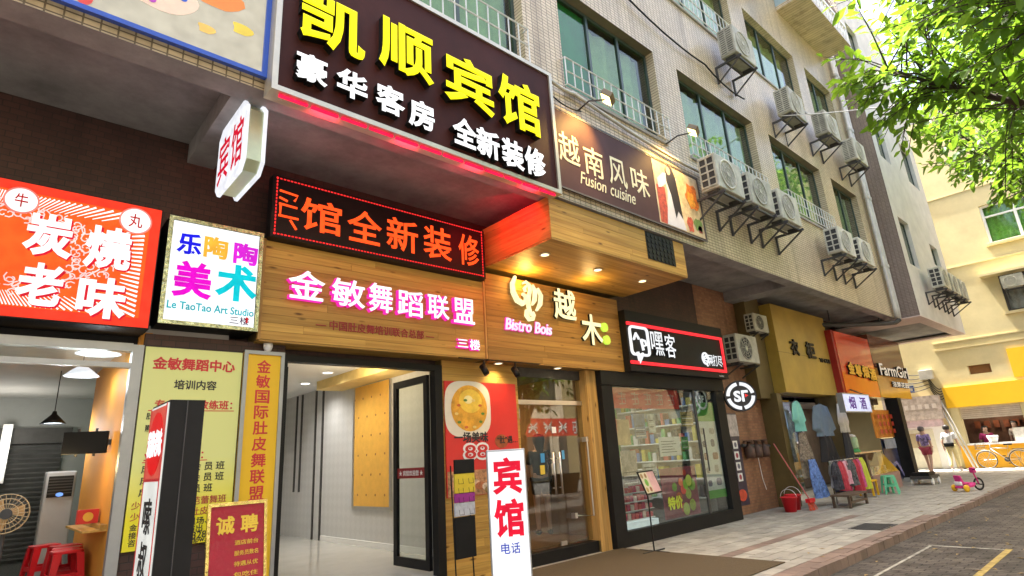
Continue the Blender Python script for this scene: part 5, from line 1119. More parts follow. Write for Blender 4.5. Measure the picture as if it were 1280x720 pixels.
br_ = thing('broom', 'broom with long pale red handle standing beside the red buckets', 'broom', (14.35, 5.9, 0))
B().tube([(14.3, 5.92, .25), (14.12, 6.42, 1.5)], .014, 7).build('handle', pm('pale_red_handle', (.5, .12, .12), .5), br_)
B().box(14.18, 5.86, .17, 14.48, 5.96, .25).build('head', rp, br_)
bb_ = B()
for k in range(26): x = 14.17+k*.0125; bb_.tube([(x, 5.91, .17), (x+random.uniform(-.05, .05), 5.88+random.uniform(-.05, .05), .004)], .006, 4)
stuff(bb_.build('bristles', pm('orange_red_bristle', (.6, .08, .03), .7), br_))

# ------------------------------------------------------------------ tobacco shop, bakery sign and things in front
tb = thing('tobacco_shop', 'glossy red sign panel with gold characters over the tobacco and wine shop', 'shop front', (20, 6.2, 0))
B().box(18.78, 6.1, 2.72, 21.85, 6.895, 4.66).build('sign_panel', pm('glossy_red_panel', (.62, .06, .02), .12, .1, 1.5, coat=.4), tb)
B().box(18.62, 6.12, 2.7, 18.777, 6.895, 4.68).build('side_return', pm('dark_red_edge', (.3, .01, .01), .3), tb)
goldm = pm('gold_letter', (.75, .48, .06), .3, .1, 5, 0, .6)
for ch, cx, cy in (('金', 1064, 460), ('尊', 1073, 463), ('烟', 1082, 465), ('酒', 1091, 468)):
    x, z, w_, h_ = fit(6.05, cx, cy, 8, 15); text('character', ch, WY(6.1), x, z, goldm, tb, w_, h_, .06, .003, .05, side=letter_side)
B().box(18.62, 8.6, 0, 23.99, 8.7, 2.8).build('rear_wall', pm('dim_shop_back', (.12, .09, .07), .7, .4, 2), tb)
B().box(18.62, 7.07, 2.6, 23.99, 8.6, 2.7).build('ceiling', MATS['shop_ceiling'], tb)
B().box(18.75, 6.5, 0, 19.1, 6.895, 2.7).build('orange_jamb', pm('orange_poster_jamb', (.6, .22, .08), .5, .3, 3), tb)
lamp('tobacco_light', 'AREA', (21, 7.7, 2.55), 10, (1, .95, .85), tb, .6, (21, 7.7, 0))
lx_ = thing('tobacco_light_box', 'pale lilac light box with two dark characters hung below the red sign', 'sign', (18.1, 5.75, 2.2))
B().box(17.1, 5.68, 2.2, 19.2, 5.82, 2.68).build('box', em('lilac_light_face', (.72, .76, 1), .95), lx_)
framed('frame', 17.08, 19.22, 2.18, 2.70, 5.68, lx_, M['alu'], .03, .01, .14)
for ch, u in (('烟', 17.75), ('酒', 18.6)): text('character', ch, WY(5.68), u, 2.44, lit('purple_print', (.12, .02, .3), .6), lx_, .5, .34, .004, .002, .02)
B().tube([(19.1, 5.75, 2.7), (19.1, 6.1, 2.9)], .02, 6).build('arm', M['iron'], lx_)
fg_ = thing('bakery_sign', 'brown and gold glossy sign panel with raised pale lettering', 'sign', (24, 6.2, 2.75))
B().box(22.25, 6.2, 2.75, 25.8, 6.895, 3.75).build('gold_panel', pm('glossy_amber_panel', (.45, .22, .04), .15, .15, 1.2), fg_); B().box(22.25, 6.2, 3.753, 25.8, 6.895, 4.9).build('brown_panel', pm('glossy_brown_panel', (.16, .06, .035), .15, .2, 1.2), fg_)
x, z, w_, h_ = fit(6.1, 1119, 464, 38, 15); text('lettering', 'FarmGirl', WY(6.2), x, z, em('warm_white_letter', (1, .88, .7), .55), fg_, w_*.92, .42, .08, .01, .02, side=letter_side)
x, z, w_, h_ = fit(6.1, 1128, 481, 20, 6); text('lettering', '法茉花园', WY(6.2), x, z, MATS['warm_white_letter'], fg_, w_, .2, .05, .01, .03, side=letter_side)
mo = poster('menu_board', 'orange menu board with red items beside the tobacco shop', 21.55, 1.45, 23.5, 2.35, pm('orange_board', (.62, .22, .02), .45, .1, 3), .04, 6.4)
for i in range(4):
    for j in range(3): flat('menu_item', WY(6.36), rect(21.75+i*.44, 1.58+j*.24, 22.0+i*.44, 1.72+j*.24), pm('menu_red', (.5, .05, .02), .5, .4, 15), mo, .044)
bp = poster('floor_poster', 'dark blue swirling advertising poster standing beside the black column', 21.7, .1, 23.1, 1.42, pm('dark_blue_print', (.03, .04, .10), .35, .9, 2), .03, 6.35)
flat('poster_head', WY(6.32), rect(21.75, 1.1, 22.9, 1.4), pm('grey_blue_print', (.25, .3, .38), .45, .4, 6), bp, .034)
ribb = B(); ribbon(ribb, WY(6.32), [(21.75, .75), (22.1, .55), (22.5, .65), (22.8, .45), (23.0, .2)], [.05, .16, .1, .14, .05], .031, .036); ribb.build('swirl', pm('violet_print', (.2, .2, .42), .45, .4, 6), bp)
clm = thing('black_column', 'slim black square column at the end of the shops', 'column', (23.6, 6.2, 0))
B().box(23.35, 6.05, .12, 23.75, 6.45, 2.74).build('shaft', M['blackp'], clm); B().box(23.25, 5.95, 0, 23.85, 6.5, .12).build('base', M['concrete'], clm)
# display counter with sloping glass
dc = thing('display_counter', 'snack display counter with sloping glass top and brick red base', 'counter', (19.8, 6.0, 0))
B().box(18.75, 5.9, 0, 21.2, 6.5, .45).build('base', pm('pinkish_stone', (.36, .22, .18), .5, .2, 4), dc)
B().box(18.7, 5.95, .453, 18.85, 6.5, 1.04).build('end_panel', pm('dark_brown_board', (.09, .05, .03), .5), dc); B().box(18.851, 6.42, .453, 21.2, 6.5, 1.04).build('rear_panel', MATS['dark_brown_board'], dc)
B().box(18.86, 5.93, .453, 21.19, 6.41, .458).build('tray_floor', M['steel'], dc)
B().prism(WX(18.7), [(-6.29, .455), (-5.93, .455), (-6.29, 1.04)], -.03, 0).build('end_cheek', MATS['dark_brown_board'], dc)
B().prism(WX(21.22), [(-6.29, .455), (-5.93, .455), (-6.29, 1.04)], -.03, 0).build('end_cheek', MATS['dark_brown_board'], dc)
k = B(); k.v = [Vector(q) for q in ((18.86, 5.92, .46), (21.2, 5.92, .46), (21.2, 6.3, 1.05), (18.86, 6.3, 1.05))]; k.f = [(0, 1, 2, 3)]; k.build('sloping_glass', M['glass_shop'], dc)
B().box(18.7, 6.28, 1.045, 21.25, 6.52, 1.09).build('top', M['steel'], dc); flat('price_card', WX(18.7), rect(-6.4, .7, -6.1, .9), M['white'], dc)
for i in range(10):
    for j in range(2): B().box(18.95+i*.22, 6.05+j*.16, .455, 19.1+i*.22, 6.15+j*.16, .52+j*.12).build('snack_tray', pm('snack_%d' % ((i+j) % 3), [(.28, .16, .07), (.42, .38, .32), (.2, .22, .12)][(i+j) % 3], .6), dc)
dd = thing('drink_dispenser', 'clear green juice dispenser on the display counter', 'dispenser', (19.25, 6.4, 1.09))
B().lathe([(.16, 1.092), (.17, 1.12), (.13, 1.2)], (19.25, 6.4, 0), n=18).build('base', pm('green_plastic', (.05, .36, .10), .4), dd, smooth=True)
B().lathe([(.14, 1.2), (.15, 1.25), (.15, 1.5), (.12, 1.53)], (19.25, 6.4, 0), n=18).build('tank', pm('pale_green_juice', (.38, .55, .32), .15), dd, smooth=True); B().lathe([(.13, 1.53), (.12, 1.58), (.03, 1.62)], (19.25, 6.4, 0), n=18).build('lid', M['white'], dd, smooth=True)
ych = thing('plastic_chair', 'yellow plastic chair with straight back beside the display counter', 'chair', (18.0, 5.85, 0))
yl = pm('yellow_plastic', (.75, .42, .01), .4, .05, 5)
B().box(17.8, 5.65, .36, 18.25, 6.05, .40).build('seat', yl, ych, bevel=.01)
for x in (17.82, 18.19):
    for y in (5.67, 5.99): B().box(x, y, 0, x+.045, y+.045, .36 if y < 5.9 else .72).build('leg', yl, ych)
B().box(17.865, 6.0, .56, 18.19, 6.03, .72).build('backrest', yl, ych, bevel=.01); B().box(17.865, 6.0, .44, 18.19, 6.03, .5).build('back_slat', yl, ych)
gst = make_stool('plastic_stool', 'green plastic stool beside the yellow chair, nearer the counter', pm('light_green_plastic', (.12, .52, .28), .4, .05, 5)); gst.location = (18.55, 5.45, 0); gst.rotation_euler.z = .3
dup(gst, (18.95, 5.6, 0), -.2, 'green plastic stool next to the counter base, further from the yellow chair')
ca = thing('hand_cart', 'small dark flat hand cart with white wheels parked on the sidewalk', 'cart', (22, 5.5, 0))
B().box(21.5, 5.2, .17, 22.5, 5.75, .26).build('deck', M['iron'], ca); B().box(21.55, 5.25, .263, 22.2, 5.7, .36).build('crate', M['blackp'], ca)
for x in (21.65, 22.35):
    for y in (5.19, 5.72): wv = B().lathe([(.05, 0), (.1, 0), (.1, .045), (.05, .045)], (x, y, .1), 'y', 16).build('wheel', M['white'], ca)
tag(B().box(23.2, 5.9, 0, 24.6, 6.045, .13).box(23.9, 6.046, 0, 24.6, 6.5, .13).build('door_step', M['concrete']), 'pale concrete step at the foot of the black column', 'step')

# ------------------------------------------------------------------ the yellow building that closes the street
EX = 30.7
eb = thing('yellow_corner_building', 'cream rendered building with yellow shop front closing the end of the street', 'building', (EX, 3, 0))
eh = [(-3.18, 9.02, -1.0, 10.75), (-3.26, 6.08, -1.2, 7.62), (-5.8, .92, -3.8, 2.42), (-5.1, 3.75, -4.35, 4.12)]
ef = WX(EX)
def holes_wallx(b, u0, u1, v0, v1, hs, dep):
    us = sorted({u0, u1} | {h[0] for h in hs} | {h[2] for h in hs}); vs = sorted({v0, v1} | {h[1] for h in hs} | {h[3] for h in hs})
    for a, c in zip(us, us[1:]):
        for d, e in zip(vs, vs[1:]):
            if any(h[0] < (a+c)/2 < h[2] and h[1] < (d+e)/2 < h[3] for h in hs): continue
            b.quad(ef.p(a, d), ef.p(c, d), ef.p(c, e), ef.p(a, e))
    for a, d, c, e in hs:
        b.quad(ef.p(a, d), ef.p(a, d, -dep), ef.p(c, d, -dep), ef.p(c, d)); b.quad(ef.p(a, e), ef.p(c, e), ef.p(c, e, -dep), ef.p(a, e, -dep))
        b.quad(ef.p(a, d), ef.p(a, e), ef.p(a, e, -dep), ef.p(a, d, -dep)); b.quad(ef.p(c, d), ef.p(c, d, -dep), ef.p(c, e, -dep), ef.p(c, e))
b = B(); holes_wallx(b, -16, 16, 0, 15.5, eh, .25); b.build('wall', M['cream'], eb)
B().box(EX+.01, -16, 15.5, EX+12, 16, 15.9).build('roof', M['concrete'], eb)
B().box(EX+2.2, -15.9, 0, EX+12, 15.9, 15.5).build('building_core', MATS['unlit_interior'], eb)
for z in (4.9, 5.2, 8.35, 11.6): B().box(EX-.04, -16, z, EX-.002, 6.1, z+.05).build('wall_moulding', M['cream'], eb)
B().box(EX-.55, .2, 7.62, EX-.002, 3.8, 7.72).build('ledge', M['cream'], eb)
for (a, d, c, e), cur in zip(eh[:2], (pm('green_curtain', (.14, .36, .05), .8, .4, 8), pm('grey_curtain', (.3, .28, .25), .8, .3, 4))):
    wfr = B()
    for r_ in (rect(a, d, c, d+.09), rect(a, e-.09, c, e), rect(a, d+.09, a+.09, e-.09), rect(c-.09, d+.09, c, e-.09), rect((a+c)/2-.05, d+.09, (a+c)/2+.05, e-.09), rect(a+.09, e-.55, (a+c)/2-.05, e-.48), rect((a+c)/2+.05, e-.55, c-.09, e-.48)): wfr.prism(ef, r_, -.2, -.12)
    o = wfr.build('window', M['white'] if d > 8 else M['iron'], eb)
    B().prism(ef, rect(a+.05, d+.05, c-.05, e-.05), -.165, -.16).build('pane', M['glass'], o)
    cbb = B(); n = 40
    for i in range(n): u0 = a+(c-a)*i/n; u1 = a+(c-a)*(i+1)/n; cbb.quad(ef.p(u0, d, -.3-.03*math.sin(i*1.3)), ef.p(u1, d, -.3-.03*math.sin(i*1.3+1.3)), ef.p(u1, e, -.3-.03*math.sin(i*1.3+1.3)), ef.p(u0, e, -.3-.03*math.sin(i*1.3)))
    cbb.build('curtain', cur, o)
    B().prism(ef, rect(a-.12, d-.1, c+.12, d-.002), 0, .14).build('sill', M['cream'], o)
B().prism(ef, rect(-5.1, 3.75, -4.35, 4.12), -.24, -.2).build('vent_panel', pm('brown_vent', (.3, .14, .05), .6), eb)
# yellow shop front
B().prism(ef, rect(-6.18, 2.46, -.5, 3.32), .003, .10).build('yellow_fascia', M['yellow'], eb)
B().prism(ef, rect(-3.7, 3.45, -.5, 4.6), .003, .06).build('yellow_upper_panel', M['yellow'], eb)
B().prism(ef, rect(-6.1, .0, -.5, .90), .003, .05).build('yellow_counter_front', pm('orange_yellow_paint', (.80, .40, .01), .6, .06, 2), eb)
B().prism(ef, rect(-6.1, .9, -5.82, 2.455), .003, .04).build('counter_post', M['cream'], eb); B().prism(ef, rect(-3.78, .9, -3.5, 2.455), .003, .04).build('counter_post', M['cream'], eb)
B().prism(ef, rect(-5.82, .9, -3.78, .97), -.4, .16).build('counter_top', M['white'], eb)
for k in range(6): B().prism(ef, rect(-5.79, 1.96+k*.077, -3.81, 2.028+k*.077), -.05+.012*(k % 2), -.02+.012*(k % 2)).build('shutter_slat', pm('pale_shutter', (.52, .44, .34), .5, .2, 5), eb)
B().prism(ef, rect(-6.1, .2, -3.3, 3.0), -1.9, -1.8).build('kitchen_wall', pm('kitchen_brown', (.22, .10, .06), .7, .4, 3), eb)
for k in range(6): B().prism(ef, rect(-5.7+k*.33, 1.55, -5.5+k*.33, 1.85), -1.7, -1.6).build('hanging_food', pm('roast_meat', (.30, .08, .03), .5, .4, 6), eb)
lamp('kitchen_light', 'POINT', (EX+.9, 4.8, 2.3), 10, (1, .85, .6), eb, .1)
tag(B().prism(ef, rect(-4.25, .975, -3.85, 1.5), -.35, .02).build('glass_cabinet', pm('cabinet_white', (.7, .68, .6), .4, .3, 6)), 'white display cabinet at the end of the yellow shop counter', 'cabinet')
tag(B().lathe([(.12, .972), (.2, 1.2), (.19, 1.25), (.001, 1.25)], (EX-.0, 4.95, 0), n=16).build('steel_pot', M['white'], smooth=True), 'white pot on the yellow shop counter', 'pot')
wac = dup(AC, (EX-.02, 2.55, 6.9), R(-90), 'window air conditioner boxed into the lower cream wall window'); wac.scale = (.7, .8, .75); wac.location = (EX-.5, 3.15, 6.95)
# kiosk doorway with grey sign beside it
kd = thing('kiosk', 'pale kiosk doorway under a faded brown grey sign beside the yellow shop', 'kiosk', (EX-.1, 7.3, 0))
B().prism(ef, rect(-8.5, 2.05, -6.32, 3.05), .01, .35).build('faded_sign', pm('faded_sign_print', (.40, .33, .28), .6, .45, 5), kd)
for k in range(7): flat('sign_mark', WX(EX-.35), rect(-8.2+k*.26, 2.5, -8.05+k*.26, 2.7), pm('faded_mark', (.55, .48, .42), .6), kd, .004)
B().prism(ef, rect(-8.35, 1.75, -6.45, 2.045), .01, .3).build('pink_banner', pm('pale_pink_banner', (.72, .55, .60), .6, .3, 4), kd)
B().prism(ef, rect(-8.4, 0, -6.4, 1.745), .01, .05).build('door_surround', M['white'], kd)
B().prism(ef, rect(-8.1, 0.05, -6.9, 1.65), .05, .08).build('door', pm('pale_cream_door', (.7, .66, .52), .5), kd)
B().prism(ef, rect(-7.9, .9, -7.2, 1.5), .08, .095).build('door_window', pm('tan_panel', (.45, .36, .22), .5), kd)
# tangle of cables and poles on the corner
pl = thing('leaning_pipe', 'pair of long grey pipes leaning down to the kerb at the building corner', 'pipe', (29.9, 6, 0))
for dy in (0, .12): B().tube([(EX-.06, 6.38+dy, 2.9), (EX-.5, 5.6+dy, .02)], .04, 8).build('pipe', M['galv'], pl, smooth=True)
for k in range(5):
    z0 = 3.4+.25*k; cable('cable', 'loose black service cable on the cream wall above the kiosk, strand %s' % ['one', 'two', 'three', 'four', 'five'][k], [(EX-.08, 8.6, z0+.3), (EX-.1, 6.6, z0-.1*k), (EX-.08, 6.2, 2.9+.1*k)], .018, M['black'], .25)
jb = tag(B().box(EX-.25, 6.35, 3.75, EX-.003, 6.85, 4.15).build('junction_box', M['galv'], bevel=.01), 'grey junction box among cables on the cream wall', 'box')
sn = thing('street_name_sign', 'small blue street sign with white lettering on the cream wall', 'sign', (EX, 7.8, 3.3)); B().prism(ef, rect(-8.4, 3.25, -7.2, 3.55), .01, .06).build('plate', pm('blue_enamel', (.02, .08, .35), .4), sn)
for k in range(4): flat('marking', WX(EX-.06), rect(-8.25+k*.27, 3.34, -8.07+k*.27, 3.47), M['white'], sn)

# ------------------------------------------------------------------ free standing signs on the sidewalk
rsn = thing('standing_sign', 'tall black floor sign with red disc and black characters on its white face', 'sign', (.7, 3.1, 0))
B().box(.605, 2.93, .03, .745, 3.28, 1.89).build('casing', M['blackp'], rsn)
B().box(.672, 2.926, .03, .676, 2.9295, 1.89).build('side_seam', M['iron'], rsn)
B().box(.56, 2.86, 0, .84, 3.35, .03).build('base', M['black'], rsn)
sf_ = WX(.605); flat('light_face', sf_, rect(-3.27, .05, -2.94, 1.88), em('soft_white_face', (.92, .93, .86), .75), rsn, .006, .005)
flat('red_head', sf_, rect(-3.26, 1.55, -2.95, 1.87), em('pale_red_head', (.8, .12, .08), .7), rsn, .008); flat('red_disc', sf_, circ(-3.105, 1.71, .14, 24), em('red_disc_lit', (.8, .01, .01), .8), rsn, .010)
text('lettering', '炭烧老味', sf_, -3.105, 1.71, white_e, rsn, .28, .12, .002, .011, .03)
for v in (1.545, .06): flat('red_rule', sf_, rect(-3.26, v, -2.95, v+.012), redp, rsn, .009)
for u in (-3.265, -2.955): flat('red_rule', sf_, rect(u, .05, u+.01, 1.88), redp, rsn, .0095)
for ch, v in (('嗦', 1.40), ('叔', 1.22)): text('character', ch, sf_, -3.105, v, blkp, rsn, .16, .15, .002, .009, .02)
flat('noodle_photo', sf_, circ(-3.105, .98, .13, 20, .12), pm('noodle_print', (.5, .38, .08), .5, .7, 16), rsn, .009)
ez = thing('recruitment_easel', 'crimson recruitment notice in a gold frame on a folding easel', 'sign', (1.8, 5.6, 0))
TE = Matrix.Translation((1.80, 5.62, .50)) @ Matrix.Rotation(R(-7), 4, 'X'); ef2 = Fr(TE @ Vector((0, 0, 0)), TE.to_3x3() @ Vector((1, 0, 0)), TE.to_3x3() @ Vector((0, 0, 1)))
B().prism(ef2, rect(-.225, .03, .225, .80), -.02, 0).build('sheet', pm('crimson_print', (.36, .006, .03), .16, .12, 3, .7, bscale=14), ez)
gfoil = pm('crumpled_gold_foil', (.75, .58, .22), .22, .5, 25, .6, 1, bscale=40)
for r_ in (rect(-.25, 0, .25, .03), rect(-.25, .80, .25, .83), rect(-.25, .03, -.225, .80), rect(.225, .03, .25, .80)): B().prism(ef2, r_, -.025, .012).build('gold_frame', gfoil, ez)
for ch, u in (('诚', -.1), ('聘', .1)): text('character', ch, ef2, u, .64, pm('gold_print_bright', (.75, .50, .04), .4), ez, .15, .15, .003, .001, .03)
for k in range(5): text('lettering', ['酒店前台', '服务员数名', '待遇从优', '包吃住', '电话面议'][k], ef2, .08, .49-k*.085, MATS['gold_print_bright'], ez, .2, .04, .002, .001, .01)
for x in (1.56, 2.04): B().tube([(x, 5.55, 0), (x, 5.67, .72)], .014, 6).build('leg', goldm, ez)
B().tube([(1.8, 5.98, 0), (1.8, 5.72, 1.2)], .014, 6).build('rear_leg', goldm, ez)
B().tube([(1.54, 5.6, .48), (2.06, 5.6, .48)], .014, 6).build('ledge', goldm, ez)
hs = thing('hotel_floor_sign', 'slim white lit floor sign with two red hotel characters', 'sign', (4.05, 4.63, 0), R(-38))
HF = Fr((0, 0, 0), (1, 0, 0), (0, 0, 1))
hb = lambda bb, nm, mt, **k: bb.build(nm, mt, hs, world=False, **k)
hb(B().box(-.20, 0, .06, .20, .13, 1.64), 'casing', M['alu'], bevel=.01); hb(B().box(-.26, -.08, 0, .26, .22, .06), 'base', M['iron'])
hb(B().prism(HF, rect(-.185, .08, .185, 1.62), 0, .006), 'light_face', em('floor_sign_face', (.97, .98, 1), 1.05))
def ltext(nm, st, u, v, mt, w_, h_, bo):
    o = text(nm, st, HF, u, v, mt, None, w_, h_, .003, .007, bo); o.parent = hs
rlit = lit('red_character_lit', (.85, .01, .04), .9)
ltext('character', '宾', 0, 1.38, rlit, .30, .36, .035); ltext('character', '馆', 0, .98, rlit, .30, .36, .035)
for u, ch in ((-.05, '电'), (.05, '话')): ltext('character', ch, u, .70, lit('blue_character_lit', (.02, .06, .55), .8), .09, .1, .01)
bk = thing('brochure_rack', 'black wire brochure rack with yellow and purple leaflets against the plank wall', 'rack', (4.6, 6.25, 0))
for x in (4.47, 4.74): B().tube([(x, 6.12, 0), (x, 6.18, 1.5)], .009, 6).build('upright', M['black'], bk)
B().tube([(4.40, 5.98, .01), (4.47, 6.12, .01), (4.74, 6.12, .01), (4.81, 5.98, .01)], .01, 6).build('foot', M['black'], bk)
lay = [(1.40, 1.57, M['blackp'], 'header'), (1.17, 1.40, pm('yellow_leaflet', (.70, .52, .03), .5, .1, 8), 'leaflet'), (1.06, 1.165, pm('purple_leaflet', (.30, .02, .22), .5), 'leaflet'), (.90, 1.055, pm('pale_leaflet', (.55, .56, .58), .5, .3, 12), 'leaflet'), (.42, .89, M['blackp'], 'panel')]
for k, (z0, z1, mt_, nm) in enumerate(lay): B().box(4.45, 6.06+.006*k, z0, 4.76, 6.09+.006*k, z1).build(nm, mt_, bk, bevel=.004)
for z in (1.17, 1.28, .92, 1.06):
    for x in (4.49, 4.65): B().tube([(x, 6.05, z+.06), (x, 6.04, z), (x+.07, 6.04, z), (x+.07, 6.05, z+.06)], .003, 4).build('wire_loop', M['black'], bk)
ms = thing('menu_stand', 'black pole menu stand with tilted menu sheet outside the courier window', 'menu stand', (8.14, 5.89, 0))
for a in (0, 1.57): B().tube([(8.14-.28*math.cos(a), 5.89-.28*math.sin(a), .012), (8.14+.28*math.cos(a), 5.89+.28*math.sin(a), .012)], .012, 6).build('foot', M['black'], ms)
B().tube([(8.14, 5.89, .01), (8.14, 5.89, .95)], .012, 8).build('pole', M['black'], ms)
TM = Matrix.Translation((8.19, 5.85, 1.04)) @ Matrix.Rotation(R(12), 4, 'Z') @ Matrix.Rotation(R(-20), 4, 'X'); mf = Fr(TM @ Vector((0, 0, 0)), TM.to_3x3() @ Vector((1, 0, 0)), TM.to_3x3() @ Vector((0, 0, 1)))
B().prism(mf, rect(-.31, -.19, .31, .19), -.015, 0).build('board', M['black'], ms)
flat('menu_page', mf, rect(-.28, -.165, 0, .165), pm('cream_menu', (.62, .56, .40), .45, .1, 5), ms); flat('menu_page', mf, rect(.003, -.165, .28, .165), pm('pink_menu', (.65, .38, .38), .45, .2, 6), ms)
for u, v, r_, cc in ((-.14, 0, .06, (.15, .4, .05)), (-.22, .11, .04, (.35, .2, .08)), (-.08, .11, .04, (.3, .15, .06)), (-.22, -.11, .04, (.4, .3, .1)), (-.08, -.11, .04, (.3, .1, .05))): flat('dish', mf, circ(u, v, r_, 14), pm('menu_dish_%.2f' % (u+v), cc, .5, .4, 30), ms, .005)

# ------------------------------------------------------------------ people
def skin(name, pts, edges, rad, mat, parent, root=0, sub=1):
    me = bpy.data.meshes.new(name); me.from_pydata(pts, edges, []); ob = bpy.data.objects.new(name, me); COL.objects.link(ob)
    sk = ob.modifiers.new('s', 'SKIN'); sk.use_smooth_shade = True
    for i, v in enumerate(me.skin_vertices[0].data): v.radius = (rad[i], rad[i]); v.use_root = (i == root)
    ob.modifiers.new('u', 'SUBSURF').levels = sub
    dg = bpy.context.evaluated_depsgraph_get(); m2 = bpy.data.meshes.new_from_object(ob.evaluated_get(dg)); bpy.data.objects.remove(ob)
    m2.materials.clear(); m2.materials.append(mat)
    for p in m2.polygons: p.use_smooth = True
    o = bpy.data.objects.new(name, m2); COL.objects.link(o); o.parent = parent; return o
def person(label, loc, rotz, shirt_m, low_m, stride=.0, arms=0.0, low='shorts', hairm=None, bag=None, longhair=False):
    """stands on loc, faces local -Y"""
    t = thing('person', label, 'person', loc, rotz)
    s = stride; P = []; E = []; Rd = []
    def add(p, r, par=None):
        P.append(p); Rd.append(r); k = len(P)-1
        if par is not None: E.append((par, k))
        return k
    pel = add((0, 0, .96), .125); bel = add((0, -.01, 1.12), .12, pel); che = add((0, 0, 1.30), .145, bel); cl = add((0, .01, 1.42), .10, che)
    nk = add((0, 0, 1.50), .062, cl); h0 = add((0, -.015, 1.565), .10, nk); h1 = add((0, -.01, 1.64), .125, h0); add((0, 0, 1.735), .095, h1)
    add((0, -.125, 1.605), .016, h1)
    J = {}
    for sd in (-1, 1):
        sh_ = add((sd*.17, .01, 1.415), .062, cl); el = add((sd*.235, .03-sd*arms*.12, 1.14), .043, sh_); wr = add((sd*.235, -.05-sd*arms*.3, .92), .03, el); pa_ = add((sd*.235, -.07-sd*arms*.33, .85), .034, wr)
        for fi in range(4): f1 = add((sd*.235, -.045-fi*.017-sd*arms*.34, .80), .0095, pa_); add((sd*.228, -.05-fi*.015-sd*arms*.35, .755+.008*abs(fi-1.5)), .008, f1)
        th = add((sd*.215, -.11-sd*arms*.33, .84), .010, pa_); add((sd*.205, -.125-sd*arms*.34, .80), .009, th)
        hp_ = add((sd*.09, 0, .90), .098, pel); kn = add((sd*.10, -sd*s*.22-.02, .50), .060, hp_); an = add((sd*.10, -sd*s*.45+.03, .10), .040, kn); add((sd*.11, -sd*s*.45-.10, .045), .036, an)
        J[sd] = (sh_, el, hp_, kn, an)
    skin('body', P, E, Rd, M['skin'], t)
    # shirt
    Q = [P[pel], P[bel], P[che], P[cl]]; r_ = [.15, .15, .172, .115]; e = [(0, 1), (1, 2), (2, 3)]
    for sd in (-1, 1):
        k = len(Q); a, b_ = Vector(P[J[sd][0]]), Vector(P[J[sd][1]]); Q += [tuple(a), tuple(a.lerp(b_, .8))]; r_ += [.078, .068]; e += [(3, k), (k, k+1)]
    skin('shirt', Q, e, r_, shirt_m, t)
    Q = [P[pel]]; r_ = [.15]; e = []
    for sd in (-1, 1):
        k = len(Q); a, b_, c = (Vector(P[J[sd][i]]) for i in (2, 3, 4)); Q += [tuple(a), tuple(a.lerp(b_, .6))]; r_ += [.118, .10]; e += [(0, k), (k, k+1)]
        if low == 'trousers': Q += [tuple(b_), tuple(b_.lerp(c, .9))]; r_ += [.085, .07]; e += [(k+1, k+2), (k+2, k+3)]
    skin(low, Q, e, r_, low_m, t)
    hr = [(0, .0, 1.77), (0, .02, 1.71), (0, .035, 1.63), (0, .04, 1.56)] + ([(0, .07, 1.45), (0, .075, 1.36)] if longhair else [])
    skin('hair', hr, [(i, i+1) for i in range(len(hr)-1)], [.10, .135, .13, .10, .07, .05][:len(hr)], hairm or M['hair'], t)
    for sd in (-1, 1):
        a = Vector(P[J[sd][4]]); skin('shoe', [tuple(a+Vector((0, .05, -.055))), tuple(a+Vector((.005*sd, -.05, -.06))), tuple(a+Vector((.01*sd, -.16, -.065)))], [(0, 1), (1, 2)], [.045, .046, .036], M['white'] if bag else M['black'], t)
    if bag: b_ = B().box(-.17, .13, .93, .17, .24, 1.08); b_.build('waist_bag', M['black'], t, world=False, bevel=.03); B().torus((0, .01, 1.02), .165, .014, 'z', 20, 6).build('belt', M['black'], t, world=False)
    return t
person('pedestrian in purple and white patterned shirt and red shorts walking away', (27.4, 6.55, 0), R(80), fm('purple_pattern_cloth', (.34, .26, .55), .9, 14), fm('rose_shorts', (.42, .06, .10)), .35, .4, 'shorts', pm('grey_hair', (.16, .14, .14), .6))
person('pedestrian in white shirt and pale trousers with black waist bag walking away', (28.9, 6.05, 0), R(85), fm('white_cloth', (.75, .75, .75)), fm('pale_yellow_cloth', (.72, .62, .32)), -.3, -.35, 'trousers', None, True)
person('shop worker in magenta top behind the yellow shop counter', (EX+.75, 5.25, -.12), R(-70), fm('magenta_cloth', (.45, .03, .16)), fm('dark_cloth', (.03, .03, .04)), .0, .5, 'trousers')
person('cook in pale apron clothing beside the display cabinet in the yellow shop', (EX+.7, 4.25, 0), R(-90), fm('beige_cloth', (.55, .45, .36)), MATS['dark_cloth'], .0, .4, 'trousers')
pp = on('z', .18, 681, 668)
person('bare legged person in dark dress standing inside the restaurant doors', (pp.x, max(pp.y, 7.3), .18), R(150), MATS['black_cloth'], MATS['black_cloth'], .05, .1, 'shorts', None, False, True)

# ------------------------------------------------------------------ bicycle and child's tricycle
def wheel(par, c, r, ax, rim, tyre, spokes=16, w_=.016, world=False):
    tw = B().torus(c, r, w_, ax, 28, 8).build('wheel', tyre, par, smooth=True, world=world)
    rm = B().torus(c, r-w_*1.2, w_*.55, ax, 28, 6).build('rim', rim, tw, smooth=True, world=world)
    sp = B()
    for k in range(spokes):
        a = 2*math.pi*k/spokes; d = Vector({'y': (math.cos(a), 0, math.sin(a)), 'x': (0, math.cos(a), math.sin(a))}[ax]); sp.tube([Vector(c)+d*.02, Vector(c)+d*(r-w_)], .0022, 4)
    sp.lathe([(.02, -.03), (.02, .03)], c, ax, 10); sp.build('spokes', rim, tw, world=world)
bi_ = thing('bicycle', 'old silver bicycle with front basket leaning at the yellow shop front', 'bicycle', (30.15, 4.72, 0), R(-92))
fr_ = pm('silver_frame', (.45, .45, .42), .3, .1, 5, 0, .8)
wheel(bi_, (-.52, 0, .33), .33, 'y', M['steel'], M['black']); wheel(bi_, (.52, 0, .33), .33, 'y', M['steel'], M['black'])
